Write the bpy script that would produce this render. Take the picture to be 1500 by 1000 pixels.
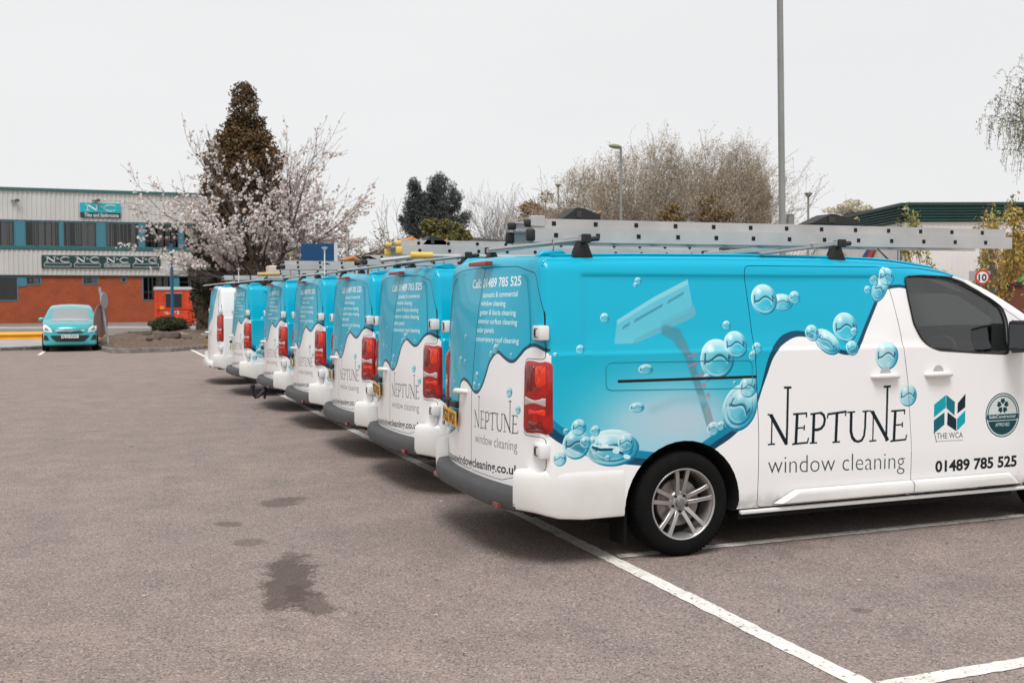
import bpy, bmesh, math, random
import numpy as np
from mathutils import Vector, Matrix, noise
from mathutils.bvhtree import BVHTree
R = math.radians
rnd = random.Random(7)
for o in list(bpy.data.objects): bpy.data.objects.remove(o)
scene = bpy.context.scene
COL = scene.collection
# ---------------------------------------------------------------- camera, sky, sun, exposure
CAM = np.array([-3.446, -5.838, 1.626]); YAW, PITCH, ROLL, FPX = -0.3725, -0.0386, -0.0035, 1562.1
cam = bpy.data.objects.new('camera', bpy.data.cameras.new('camera')); COL.objects.link(cam)
_f = np.array([-math.sin(YAW)*math.cos(PITCH), math.cos(YAW)*math.cos(PITCH), math.sin(PITCH)])
_r = np.array([math.cos(YAW), math.sin(YAW), 0.]); _u = np.cross(_r, _f)
_r, _u = _r*math.cos(ROLL)+_u*math.sin(ROLL), -_r*math.sin(ROLL)+_u*math.cos(ROLL)
cam.matrix_world = Matrix(((_r[0], _u[0], -_f[0], CAM[0]), (_r[1], _u[1], -_f[1], CAM[1]), (_r[2], _u[2], -_f[2], CAM[2]), (0, 0, 0, 1)))
cam.data.sensor_width = 36; cam.data.lens = 36*FPX/1500; cam.data.clip_end = 3000; cam.data.clip_start = .05
cam.data.dof.use_dof = True; cam.data.dof.focus_distance = 7.4; cam.data.dof.aperture_fstop = 5.0
scene.camera = cam
def ray(u, v): return _f + _r*(u-750)/FPX + _u*(500-v)/FPX
def at(u, v, d): return Vector(CAM + ray(u, v)*d)                       # point seen at a pixel, d metres ahead
def on(u, v, ax, c):
    q = ray(u, v); return CAM + q*(c-CAM[ax])/q[ax]
def gp(u, v): return Vector(on(u, v, 2, 0.))                             # point of the ground
world = bpy.data.worlds.new('World'); scene.world = world; world.use_nodes = True
nt = world.node_tree; bg = nt.nodes['Background']
sky = nt.nodes.new('ShaderNodeTexSky'); sky.sky_type = 'NISHITA'; sky.sun_disc = False
sky.sun_elevation = R(62); sky.sun_rotation = R(205)
b2 = nt.nodes.new('ShaderNodeBackground'); b2.inputs[0].default_value = (.865, .865, .868, 1); b2.inputs[1].default_value = 0.98
add = nt.nodes.new('ShaderNodeAddShader'); bg.inputs[1].default_value = 0.0035
wtc = nt.nodes.new('ShaderNodeTexCoord'); wn = nt.nodes.new('ShaderNodeTexNoise'); wn.inputs['Scale'].default_value = 2.2; wn.inputs['Detail'].default_value = 5
wmp = nt.nodes.new('ShaderNodeMapping'); wmp.inputs['Scale'].default_value = (1, 1, 3.5); nt.links.new(wtc.outputs['Generated'], wmp.inputs[0]); nt.links.new(wmp.outputs[0], wn.inputs[0])
wr_ = nt.nodes.new('ShaderNodeMapRange'); wr_.inputs[1].default_value = .3; wr_.inputs[2].default_value = .7; wr_.inputs[3].default_value = .955; wr_.inputs[4].default_value = 1.0; nt.links.new(wn.outputs['Fac'], wr_.inputs[0]); nt.links.new(wr_.outputs[0], b2.inputs[1])
nt.links.new(sky.outputs[0], bg.inputs[0]); nt.links.new(bg.outputs[0], add.inputs[0]); nt.links.new(b2.outputs[0], add.inputs[1])
nt.links.new(add.outputs[0], nt.nodes['World Output'].inputs[0])
sun = bpy.data.objects.new('sun', bpy.data.lights.new('sun', 'SUN')); COL.objects.link(sun)
sun.data.energy = 2.6; sun.data.angle = R(26); sun.data.color = (1, .99, .975)
_el, _az = R(62), R(205)       # azimuth measured from +Y towards +X
sd = Vector((math.sin(_az)*math.cos(_el), math.cos(_az)*math.cos(_el), math.sin(_el)))
sun.rotation_euler = sd.to_track_quat('Z', 'Y').to_euler()
scene.view_settings.view_transform = 'Standard'; scene.view_settings.look = 'None'
scene.view_settings.exposure = 0.0; scene.view_settings.gamma = 1.0
scene.cycles.max_bounces = 8; scene.cycles.transparent_max_bounces = 24; scene.cycles.use_denoising = True

# ---------------------------------------------------------------- helpers
def tag(o, label=None, cat=None, group=None, kind=None):
    if label: o['label'] = label
    if cat: o['category'] = cat
    if group: o['group'] = group
    if kind: o['kind'] = kind
    return o
def empty(name, loc=(0, 0, 0), rz=0., label=None, cat=None, group=None):
    o = bpy.data.objects.new(name, None); COL.objects.link(o); o.location = loc; o.rotation_euler.z = rz
    o.empty_display_size = .2
    return tag(o, label, cat, group)
def link(name, me, mats=(), parent=None):
    o = bpy.data.objects.new(name, me); COL.objects.link(o)
    for m in (mats if isinstance(mats, (list, tuple)) else [mats]): me.materials.append(m)
    if parent: o.parent = parent
    return o
def copy_tree(o, parent=None):
    c = o.copy(); COL.objects.link(c); c.parent = parent
    for ch in list(o.children): copy_tree(ch, c)
    return c
class MB:
    """collects vertices and faces of one mesh"""
    def __init__(s): s.v = []; s.f = []; s.m = []
    def add(s, vs, fs, m=0):
        b = len(s.v); s.v += [tuple(p) for p in vs]; s.f += [[i+b for i in f] for f in fs]; s.m += [m]*len(fs); return s
    def box(s, x0, x1, y0, y1, z0, z1, m=0):
        return s.add([(x0,y0,z0),(x1,y0,z0),(x1,y1,z0),(x0,y1,z0),(x0,y0,z1),(x1,y0,z1),(x1,y1,z1),(x0,y1,z1)],
                     [(0,3,2,1),(4,5,6,7),(0,1,5,4),(1,2,6,5),(2,3,7,6),(3,0,4,7)], m)
    def tube(s, pts, r, n=8, m=0, cap=True):
        pts = [Vector(p) for p in pts]; rs = r if isinstance(r, (list, tuple)) else [r]*len(pts); rings = []
        up = Vector((0, 0, 1)); d0 = (pts[1]-pts[0]).normalized()
        if abs(d0.z) > .9: up = Vector((1, 0, 0))
        a = d0.cross(up).normalized()
        for i, p in enumerate(pts):
            d = ((pts[min(i+1, len(pts)-1)]-p).normalized()+(p-pts[max(i-1, 0)]).normalized()).normalized()
            a = (a-d*a.dot(d)).normalized(); b = d.cross(a)
            rings.append([p+(a*math.cos(t)+b*math.sin(t))*rs[i] for t in [2*math.pi*k/n for k in range(n)]])
        vs = [q for ring in rings for q in ring]; fs = []
        for i in range(len(pts)-1):
            for k in range(n): fs.append((i*n+k, i*n+(k+1) % n, (i+1)*n+(k+1) % n, (i+1)*n+k))
        if cap: fs += [tuple(range(n-1, -1, -1)), tuple(range((len(pts)-1)*n, len(pts)*n))]
        return s.add(vs, fs, m)
    def prism(s, poly, ax, c0, c1, m=0):
        """polygon (two coordinates, the axis left out) pulled along an axis"""
        def P(a, b, c): return {0: (c, a, b), 1: (a, c, b), 2: (a, b, c)}[ax]
        n = len(poly); vs = [P(a, b, c0) for a, b in poly]+[P(a, b, c1) for a, b in poly]
        fs = [tuple(range(n-1, -1, -1)), tuple(range(n, 2*n))]+[(i, (i+1) % n, n+(i+1) % n, n+i) for i in range(n)]
        return s.add(vs, fs, m)
    def lathe(s, prof, n=32, ax=1, c=(0, 0, 0), m=0, close=False):
        vs = []; fs = []
        for (r, h) in prof:
            for k in range(n):
                t = 2*math.pi*k/n; a, b = r*math.cos(t), r*math.sin(t)
                p = {0: (h, a, b), 1: (a, h, b), 2: (a, b, h)}[ax]; vs.append((p[0]+c[0], p[1]+c[1], p[2]+c[2]))
        for i in range(len(prof)-1+(1 if close else 0)):
            j = (i+1) % len(prof)
            for k in range(n): fs.append((i*n+k, i*n+(k+1) % n, j*n+(k+1) % n, j*n+k))
        return s.add(vs, fs, m)
    def mesh(s, name, fix=True, smooth=None, bevel=0., seg=2):
        me = bpy.data.meshes.new(name); me.from_pydata(s.v, [], s.f)
        for p, m in zip(me.polygons, s.m): p.material_index = m
        if fix or bevel:
            bm = bmesh.new(); bm.from_mesh(me)
            bmesh.ops.recalc_face_normals(bm, faces=bm.faces)
            if bevel:
                es = [e for e in bm.edges if len(e.link_faces) == 2 and e.calc_face_angle(0) > .6]
                bmesh.ops.bevel(bm, geom=es, offset=bevel, segments=seg, profile=.5, affect='EDGES', clamp_overlap=True)
            bm.to_mesh(me); bm.free()
        if smooth is not None:
            for p in me.polygons: p.use_smooth = True
            me.set_sharp_from_angle(angle=R(smooth))
        return me
    def build(s, name, mats, parent=None, **k): return link(name, s.mesh(name, **k), mats, parent)

_mats = {}
def mat(name, col, rough=.6, metal=0., coat=0., var=0., scale=5., bump=0., bscale=60., dirt=None, emit=None, spec=None, detail=4):
    if name in _mats: return _mats[name]
    m = bpy.data.materials.new(name); m.use_nodes = True; t = m.node_tree; b = t.nodes['Principled BSDF']; _mats[name] = m
    b.inputs['Base Color'].default_value = (*col, 1); b.inputs['Roughness'].default_value = rough
    b.inputs['Metallic'].default_value = metal; b.inputs['Coat Weight'].default_value = coat; b.inputs['Coat Roughness'].default_value = .05
    if spec is not None: b.inputs['Specular IOR Level'].default_value = spec
    tc = t.nodes.new('ShaderNodeTexCoord')
    def nz(sc, det=4, rg=.55):
        n = t.nodes.new('ShaderNodeTexNoise'); n.inputs['Scale'].default_value = sc; n.inputs['Detail'].default_value = det
        n.inputs['Roughness'].default_value = rg; t.links.new(tc.outputs['Object'], n.inputs['Vector']); return n
    if var or dirt:
        n = nz(scale, detail); mx = t.nodes.new('ShaderNodeMix'); mx.data_type = 'RGBA'
        cr = t.nodes.new('ShaderNodeMapRange'); cr.inputs[1].default_value = .3; cr.inputs[2].default_value = .7
        t.links.new(n.outputs['Fac'], cr.inputs[0]); t.links.new(cr.outputs[0], mx.inputs[0])
        d = dirt or tuple(c*(1-var) for c in col)
        mx.inputs[6].default_value = (*[min(1, c*(1+var*.6)) for c in col], 1) if var else (*col, 1); mx.inputs[7].default_value = (*d, 1)
        t.links.new(mx.outputs[2], b.inputs['Base Color'])
    if bump:
        n = nz(bscale, 3); bp = t.nodes.new('ShaderNodeBump'); bp.inputs['Strength'].default_value = bump; bp.inputs['Distance'].default_value = .01
        t.links.new(n.outputs['Fac'], bp.inputs['Height']); t.links.new(bp.outputs[0], b.inputs['Normal'])
    if emit: b.inputs['Emission Color'].default_value = (*emit, 1); b.inputs['Emission Strength'].default_value = 1
    return m
def glass(name, tint, refl=.08, rough=.02):
    m = bpy.data.materials.new(name); m.use_nodes = True; t = m.node_tree; t.nodes.clear()
    o = t.nodes.new('ShaderNodeOutputMaterial'); tr = t.nodes.new('ShaderNodeBsdfTransparent'); g = t.nodes.new('ShaderNodeBsdfGlossy')
    tr.inputs[0].default_value = (*tint, 1); g.inputs['Roughness'].default_value = rough
    fr = t.nodes.new('ShaderNodeFresnel'); fr.inputs[0].default_value = 1.5; mr = t.nodes.new('ShaderNodeMath'); mr.operation = 'ADD'; mr.inputs[1].default_value = refl
    mx = t.nodes.new('ShaderNodeMixShader'); t.links.new(fr.outputs[0], mr.inputs[0]); t.links.new(mr.outputs[0], mx.inputs[0])
    t.links.new(tr.outputs[0], mx.inputs[1]); t.links.new(g.outputs[0], mx.inputs[2]); t.links.new(mx.outputs[0], o.inputs[0]); return m
WHITE = mat('white_paint', (.78, .775, .76), .28, coat=.6, dirt=(.70, .69, .665), scale=2.5)
def srgb(r, g, b): return tuple(((c/255+.055)/1.055)**2.4 if c > 10 else c/255/12.92 for c in (r, g, b))
CYAN_S = (0, 170, 200)
CYAN = mat('cyan_wrap', srgb(*CYAN_S), .3, coat=.08, spec=.2)
BLACK = mat('black_plastic', (.012, .012, .013), .55, bump=.2, bscale=300)
DARK = mat('dark_void', (.006, .006, .006), .9)
GREYP = mat('grey_bumper_plastic', (.052, .052, .055), .6, var=.15, scale=9, bump=.15, bscale=400)
RUBBER = mat('rubber', (.006, .006, .006), .9, spec=.15, var=.3, scale=12, bump=.2, bscale=200)
ALU = mat('aluminium', (.53, .525, .515), .45, metal=.5, var=.12, scale=4, bump=.05, bscale=90)
STEEL = mat('galvanised_steel', (.5, .51, .5), .4, metal=.7, var=.15, scale=6)
GLASS = glass('tinted_glass', (.90, .93, .92), .065)
# ---------------------------------------------------------------- van shape functions (x forward, y across from the right-hand side, z up)
HW = .96
_HX = np.array([-1.3, -.95, -.3, .5, 1.3, 1.7, 2.2, 2.55, 2.9, 3.25, 3.45, 3.75, 4.0, 4.2])
_HZ = np.array([1.86, 1.885, 1.90, 1.905, 1.90, 1.888, 1.828, 1.70, 1.512, 1.30, 1.185, 1.09, .99, .86])
_hs = np.linspace(-1.3, 4.2, 221); _hv = np.interp(_hs, _HX, _HZ)
_hv = np.convolve(np.pad(_hv, 6, mode='edge'), np.ones(13)/13, 'valid')
def HE(x): return np.interp(x, _hs, _hv)
def bowB(z): return np.interp(z, [.25, .5, 1., 1.35, 1.57, 1.81, 1.9], [.155, .155, .15, .12, .095, .05, .04])
def rearX(yc, z): return -.935 - bowB(z)*(1-np.clip(abs(yc)/HW, 0, 1)**2.4)
def tumble(z): return .095*np.clip((z-1.3)/.6, 0, 2)**1.35
def S(u, v):
    """photo pixel -> (x, z) on the van's right side"""
    d = 0.
    for _ in range(5):
        q = on(u, v, 1, d); d = tumble(q[2])
    return q[0], q[2]
def T(u, v):
    """photo pixel -> (yc, z) on the van's rear"""
    x = -1.0
    for _ in range(25):
        q = on(u, v, 0, x); x = .6*x+.4*float(rearX(np.clip(q[1]-HW, -.95, .95), q[2]))
    return q[1]-HW, q[2]

# ---------------------------------------------------------------- lettering as triangles, and a small raster canvas for the vinyl wrap print
_tcache = {}
def text_tris(s, bold=0., shear=0.):
    k = (s, bold, shear)
    if k in _tcache: return _tcache[k]
    cu = bpy.data.curves.new('lettering', 'FONT'); cu.body = s; cu.size = 1; cu.resolution_u = 3; cu.offset = bold; cu.shear = shear
    o = bpy.data.objects.new('lettering', cu); COL.objects.link(o)
    dg = bpy.context.evaluated_depsgraph_get(); me = o.evaluated_get(dg).to_mesh(); me.calc_loop_triangles()
    v = np.array([x.co[:2] for x in me.vertices]); t = np.array([x.vertices[:] for x in me.loop_triangles])
    o.evaluated_get(dg).to_mesh_clear(); bpy.data.objects.remove(o); bpy.data.curves.remove(cu)
    v[:, 0] -= v[:, 0].min(); w = v[:, 0].max(); h = v[:, 1].max()
    _tcache[k] = (v/[w, h], t, w/h); return _tcache[k]
def seg_strip(pts, w):
    """polyline -> quads of its stroke"""
    pts = [np.array(p, float) for p in pts]; out = []
    for a, b in zip(pts[:-1], pts[1:]):
        d = (b-a)/max(1e-9, np.linalg.norm(b-a)); n = np.array([-d[1], d[0]])*w/2; e = d*w*.2
        out.append([a-e+n, a-e-n, b+e-n, b+e+n])
    return out
class Canvas:
    def __init__(s, x0, x1, z0, z1, ppm, col):
        s.x0, s.z0, s.ppm = x0, z0, ppm; s.w = int((x1-x0)*ppm); s.h = int((z1-z0)*ppm); s.x1 = x0+s.w/ppm; s.z1 = z0+s.h/ppm
        s.c = np.empty((s.h, s.w, 3)); s.c[:] = np.array(col)/255.
    def bb(s, xa, xb, za, zb, pad=.01):
        i0 = max(0, int((xa-pad-s.x0)*s.ppm)); i1 = min(s.w, int((xb+pad-s.x0)*s.ppm)+2)
        j0 = max(0, int((za-pad-s.z0)*s.ppm)); j1 = min(s.h, int((zb+pad-s.z0)*s.ppm)+2)
        if i1 <= i0 or j1 <= j0: return None
        X, Z = np.meshgrid(s.x0+(np.arange(i0, i1)+.5)/s.ppm, s.z0+(np.arange(j0, j1)+.5)/s.ppm)
        return (slice(j0, j1), slice(i0, i1)), X, Z
    def put(s, sl, a, col):
        col = np.asarray(col, float)/255.; s.c[sl] += (col-s.c[sl])*np.clip(a, 0, 1)[..., None]
    def poly(s, P, col, a=1.):
        m = s.polymask(P)
        if m is None: return
        sl, k, X, Z = m; s.put(sl, k*a, col)
    def polymask(s, P, ss=2):
        P = np.array(P); b = s.bb(P[:, 0].min(), P[:, 0].max(), P[:, 1].min(), P[:, 1].max())
        if b is None: return None
        sl, X, Z = b; acc = np.zeros(X.shape)
        for oj in range(ss):
            for oi in range(ss):
                x = X+((oi+.5)/ss-.5)/s.ppm; z = Z+((oj+.5)/ss-.5)/s.ppm; ins = np.zeros(X.shape, bool)
                for (xa, za), (xb, zb) in zip(P, np.roll(P, -1, 0)):
                    if za == zb: continue
                    c = ((za > z) != (zb > z)); ins ^= c & (x < (xb-xa)*(z-za)/(zb-za)+xa)
                acc += ins
        return sl, acc/ss/ss, X, Z
    def stroke(s, P, w, col, a=1., soft=0.):
        P = np.array(P); W = np.broadcast_to(np.asarray(w, float), (len(P),)); p = W.max()+soft
        b = s.bb(P[:, 0].min()-p, P[:, 0].max()+p, P[:, 1].min()-p, P[:, 1].max()+p)
        if b is None: return
        sl, X, Z = b; best = np.full(X.shape, 1e9)
        for i in range(len(P)-1):
            ax, az = P[i]; dx, dz = P[i+1]-P[i]; L = dx*dx+dz*dz+1e-12
            t = np.clip(((X-ax)*dx+(Z-az)*dz)/L, 0, 1)
            best = np.minimum(best, np.hypot(X-ax-t*dx, Z-az-t*dz)-(W[i]+(W[i+1]-W[i])*t)/2)
        s.put(sl, (np.clip(.5-best*s.ppm, 0, 1) if not soft else np.clip(.5-best/soft, 0, 1))*a, col)
    def tris(s, V, Tt, col, a=1.):
        """anti-aliased union of triangles"""
        V = np.array(V); b = s.bb(V[:, 0].min(), V[:, 0].max(), V[:, 1].min(), V[:, 1].max())
        if b is None: return
        sl, X, Z = b; k = 3; h, w = X.shape; m = np.zeros((h*k, w*k), bool); q = s.ppm*k
        ox, oz = s.x0+sl[1].start/s.ppm, s.z0+sl[0].start/s.ppm
        for t in Tt:
            p = (V[list(t)]-[ox, oz])*q
            i0, j0 = np.maximum(0, np.floor(p.min(0)).astype(int)); i1 = min(w*k, int(p[:, 0].max())+2); j1 = min(h*k, int(p[:, 1].max())+2)
            if i1 <= i0 or j1 <= j0: continue
            x, z = np.meshgrid(np.arange(i0, i1)+.5, np.arange(j0, j1)+.5)
            e = [(p[(n+1) % 3][0]-p[n][0])*(z-p[n][1])-(p[(n+1) % 3][1]-p[n][1])*(x-p[n][0]) for n in range(3)]
            m[j0:j1, i0:i1] |= ((e[0] >= 0) & (e[1] >= 0) & (e[2] >= 0)) | ((e[0] <= 0) & (e[1] <= 0) & (e[2] <= 0))
        s.put(sl, m.reshape(h, k, w, k).mean((1, 3))*a, col)
    def text(s, st, A, B, H, col, bold=0., shear=0., a=1.):
        """baseline A->B, tallest letter reaching H above A"""
        v, t, _ = text_tris(st, bold, shear); A, B, H = map(np.array, (A, B, H)); s.tris(A+v[:, :1]*(B-A)+v[:, 1:]*(H-A), t, col, a)
    def strokes(s, L, col):
        for pts, w in L:
            q = seg_strip(pts, w); V = np.array([p for f in q for p in f]); s.tris(V, [t for i in range(len(q)) for t in ((4*i, 4*i+1, 4*i+2), (4*i, 4*i+2, 4*i+3))], col)
    def bubble(s, x, z, r, rx=1., rz=1., rot=0., k=1.):
        q = r*max(abs(rx), rz)*1.2; b = s.bb(x-q, x+q, z-q, z+q)
        if b is None: return
        sl, X, Z = b; c, n = math.cos(rot), math.sin(rot); px = ((X-x)*c+(Z-z)*n)/(r*rx); pz = (-(X-x)*n+(Z-z)*c)/(r*rz)
        d = np.hypot(px, pz); e = 1/(r*s.ppm); ins = np.clip((1-d)/e+.5, 0, 1)
        g = np.clip((pz+1)/2, 0, 1)[..., None]; g = np.clip(g*1.15-.1, 0, 1); col = (np.array([0, 140, 176])*(1-g)+np.array([206, 236, 240])*g)/255.
        left = np.clip((.2-px-.4*pz)*.8, 0, 1)[..., None]; col = col+(np.array([214, 236, 238])/255.-col)*left*.7
        lens = np.exp(-((px-.2)**2+(pz+.72)**2)/.10)[..., None]; col = col+(np.array([228, 243, 244])/255.-col)*lens*.55
        s.c[sl] += (col-s.c[sl])*(ins*np.clip(.42+.40*g[..., 0]+.3*d*d, 0, .95)*k)[..., None]
        rim = np.clip(1-abs(d-.94)/max(.06, e*.9), 0, 1); dark = np.clip(.35+.75*(px-pz)*.7, 0, 1)
        s.put(sl, rim*dark*k, (0, 50, 76)); s.put(sl, rim*np.clip(.4-.8*(px-pz)*.7, 0, 1)*.8*k, (226, 246, 247))
        wv = .02+.20*np.sin(px*4.0+.9)-.12*px; s.put(sl, np.clip(1-abs(pz-wv)/max(.085, e*.8), 0, 1)*(abs(px+.02) < .72)*1.*k, (0, 56, 82))
        s.put(sl, np.clip(1-abs(pz-wv+.12)/max(.06, e), 0, 1)*(abs(px+.02) < .66)*.6*k, (225, 245, 247))
        cres = np.clip((d-.62)/.3, 0, 1)*np.clip((px*.8-pz*.6)*1.6, 0, 1)*(d < .95); s.put(sl, cres*.75*k, (0, 128, 164))
        for hx, hz0, hz1 in ((-.72, .30, -.25), (.66, .28, -.10)): s.put(sl, np.clip(1-abs(px-hx-.05*pz)/max(.07, e*.8), 0, 1)*((pz < hz0) & (pz > hz1))*ins*.9*k, (0, 60, 86))
        s.put(sl, np.clip(1-abs(d-.80)/.09, 0, 1)*np.clip(-pz*1.4-.3, 0, 1)*.7*k, (236, 248, 248))
        s.put(sl, np.clip(1-np.hypot(px+.38, pz-.55)/.30, 0, 1)*.9*k, (247, 252, 252))
        s.put(sl, np.clip(1-np.hypot(px-.72, pz-.1)/.12, 0, 1)*.9*k*(np.zeros_like(px)+1), (8, 70, 92))
    def image(s, name):
        im = bpy.data.images.new(name, s.w, s.h); a = np.ones((s.h, s.w, 4), np.float32); a[..., :3] = np.clip(s.c, 0, 1)
        im.pixels.foreach_set(a.ravel()); im.update(); im.pack(); return im

def wrap_mat(name, cv, rough=.3, coat=.25):
    m = bpy.data.materials.new(name); m.use_nodes = True; t = m.node_tree; b = t.nodes['Principled BSDF']
    b.inputs['Roughness'].default_value = rough; b.inputs['Coat Weight'].default_value = coat; b.inputs['Coat Roughness'].default_value = .04; b.inputs['Specular IOR Level'].default_value = .2
    i = t.nodes.new('ShaderNodeTexImage'); i.image = cv.image(name); i.extension = 'EXTEND'; i.interpolation = 'Linear'
    uv = t.nodes.new('ShaderNodeUVMap'); uv.uv_map = 'UVMap'; t.links.new(uv.outputs[0], i.inputs[0])
    # road film and splashes low on the body, settled dust above
    tc = t.nodes.new('ShaderNodeTexCoord'); sp = t.nodes.new('ShaderNodeSeparateXYZ'); t.links.new(tc.outputs['Object'], sp.inputs[0])
    n = t.nodes.new('ShaderNodeTexNoise'); n.inputs['Scale'].default_value = 14; n.inputs['Detail'].default_value = 8; n.inputs['Roughness'].default_value = .7
    t.links.new(tc.outputs['Object'], n.inputs['Vector'])
    mr = t.nodes.new('ShaderNodeMapRange'); mr.inputs[1].default_value = .40; mr.inputs[2].default_value = .26; mr.inputs[3].default_value = 0; mr.inputs[4].default_value = .55
    t.links.new(sp.outputs[2], mr.inputs[0]); mu = t.nodes.new('ShaderNodeMath'); mu.operation = 'MULTIPLY'
    m2 = t.nodes.new('ShaderNodeMapRange'); m2.inputs[1].default_value = .42; m2.inputs[2].default_value = .68; t.links.new(n.outputs['Fac'], m2.inputs[0])
    t.links.new(mr.outputs[0], mu.inputs[0]); t.links.new(m2.outputs[0], mu.inputs[1])
    mx = t.nodes.new('ShaderNodeMix'); mx.data_type = 'RGBA'; mx.inputs[7].default_value = (.22, .17, .13, 1)
    t.links.new(mu.outputs[0], mx.inputs[0]); t.links.new(i.outputs[0], mx.inputs[6]); t.links.new(mx.outputs[2], b.inputs['Base Color'])
    return m

INK = (4, 24, 34); NAVY = (6, 66, 92); WH = (236, 235, 234); CY = CYAN_S; MIDT = (0, 128, 164)
def neptune(f, wfac, thin=1.):
    """the tall-stemmed serif word; f maps crop pixels to the panel, wfac = metres per crop pixel"""
    L = []; thin = thin*1.22
    def st(w, *p): L.append(([f(*q) for q in p], w*wfac*thin))
    def N(dx, dy):
        st(5, (103+dx, 833+dy), (100+dx, 968+dy)); st(5, (83+dx, 823+dy), (108+dx, 829+dy)); st(5, (84+dx, 970+dy), (116+dx, 967+dy))
        st(13, (98+dx, 828+dy), (172+dx, 964+dy))
    def E(dx, dy):
        st(11, (226+dx, 824+dy), (219+dx, 965+dy)); st(6, (203+dx, 968+dy), (276+dx, 960+dy)); st(6, (207+dx, 822+dy), (272+dx, 817+dy))
        st(5, (272+dx, 817+dy), (271+dx, 836+dy)); st(5, (224+dx, 890+dy), (260+dx, 887+dy)); st(5, (261+dx, 876+dy), (260+dx, 899+dy)); st(5, (276+dx, 961+dy), (281+dx, 938+dy))
    N(0, 0); st(8, (181, 695), (177, 880), (174, 968)); st(7, (163, 692), (196, 692)); E(0, 0)
    st(11, (308, 822), (303, 960)); st(5, (288, 963), (322, 961)); st(6, (292, 822), (340, 815)); st(9, (340, 815), (355, 826), (361, 848), (356, 874), (343, 891), (325, 898), (308, 898))
    st(11, (420, 820), (414, 956)); st(5, (399, 959), (433, 956)); st(7, (376, 822), (465, 809)); st(5, (377, 821), (373, 841)); st(5, (465, 809), (461, 829))
    st(11, (490, 812), (488, 905), (495, 935), (508, 951)); st(8, (506, 950), (523, 956), (541, 949), (552, 928), (557, 890), (560, 808)); st(5, (472, 813), (508, 810)); st(5, (546, 809), (574, 806))
    N(495, -17); st(8, (667, 690), (663, 850), (660, 950)); st(7, (650, 688), (681, 686)); E(479, -15)
    return L
def wave(cv, P, w, mid=None, midw=0.):
    if mid is not None: cv.stroke(P, midw, mid)
    cv.stroke(P, w, NAVY)

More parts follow.
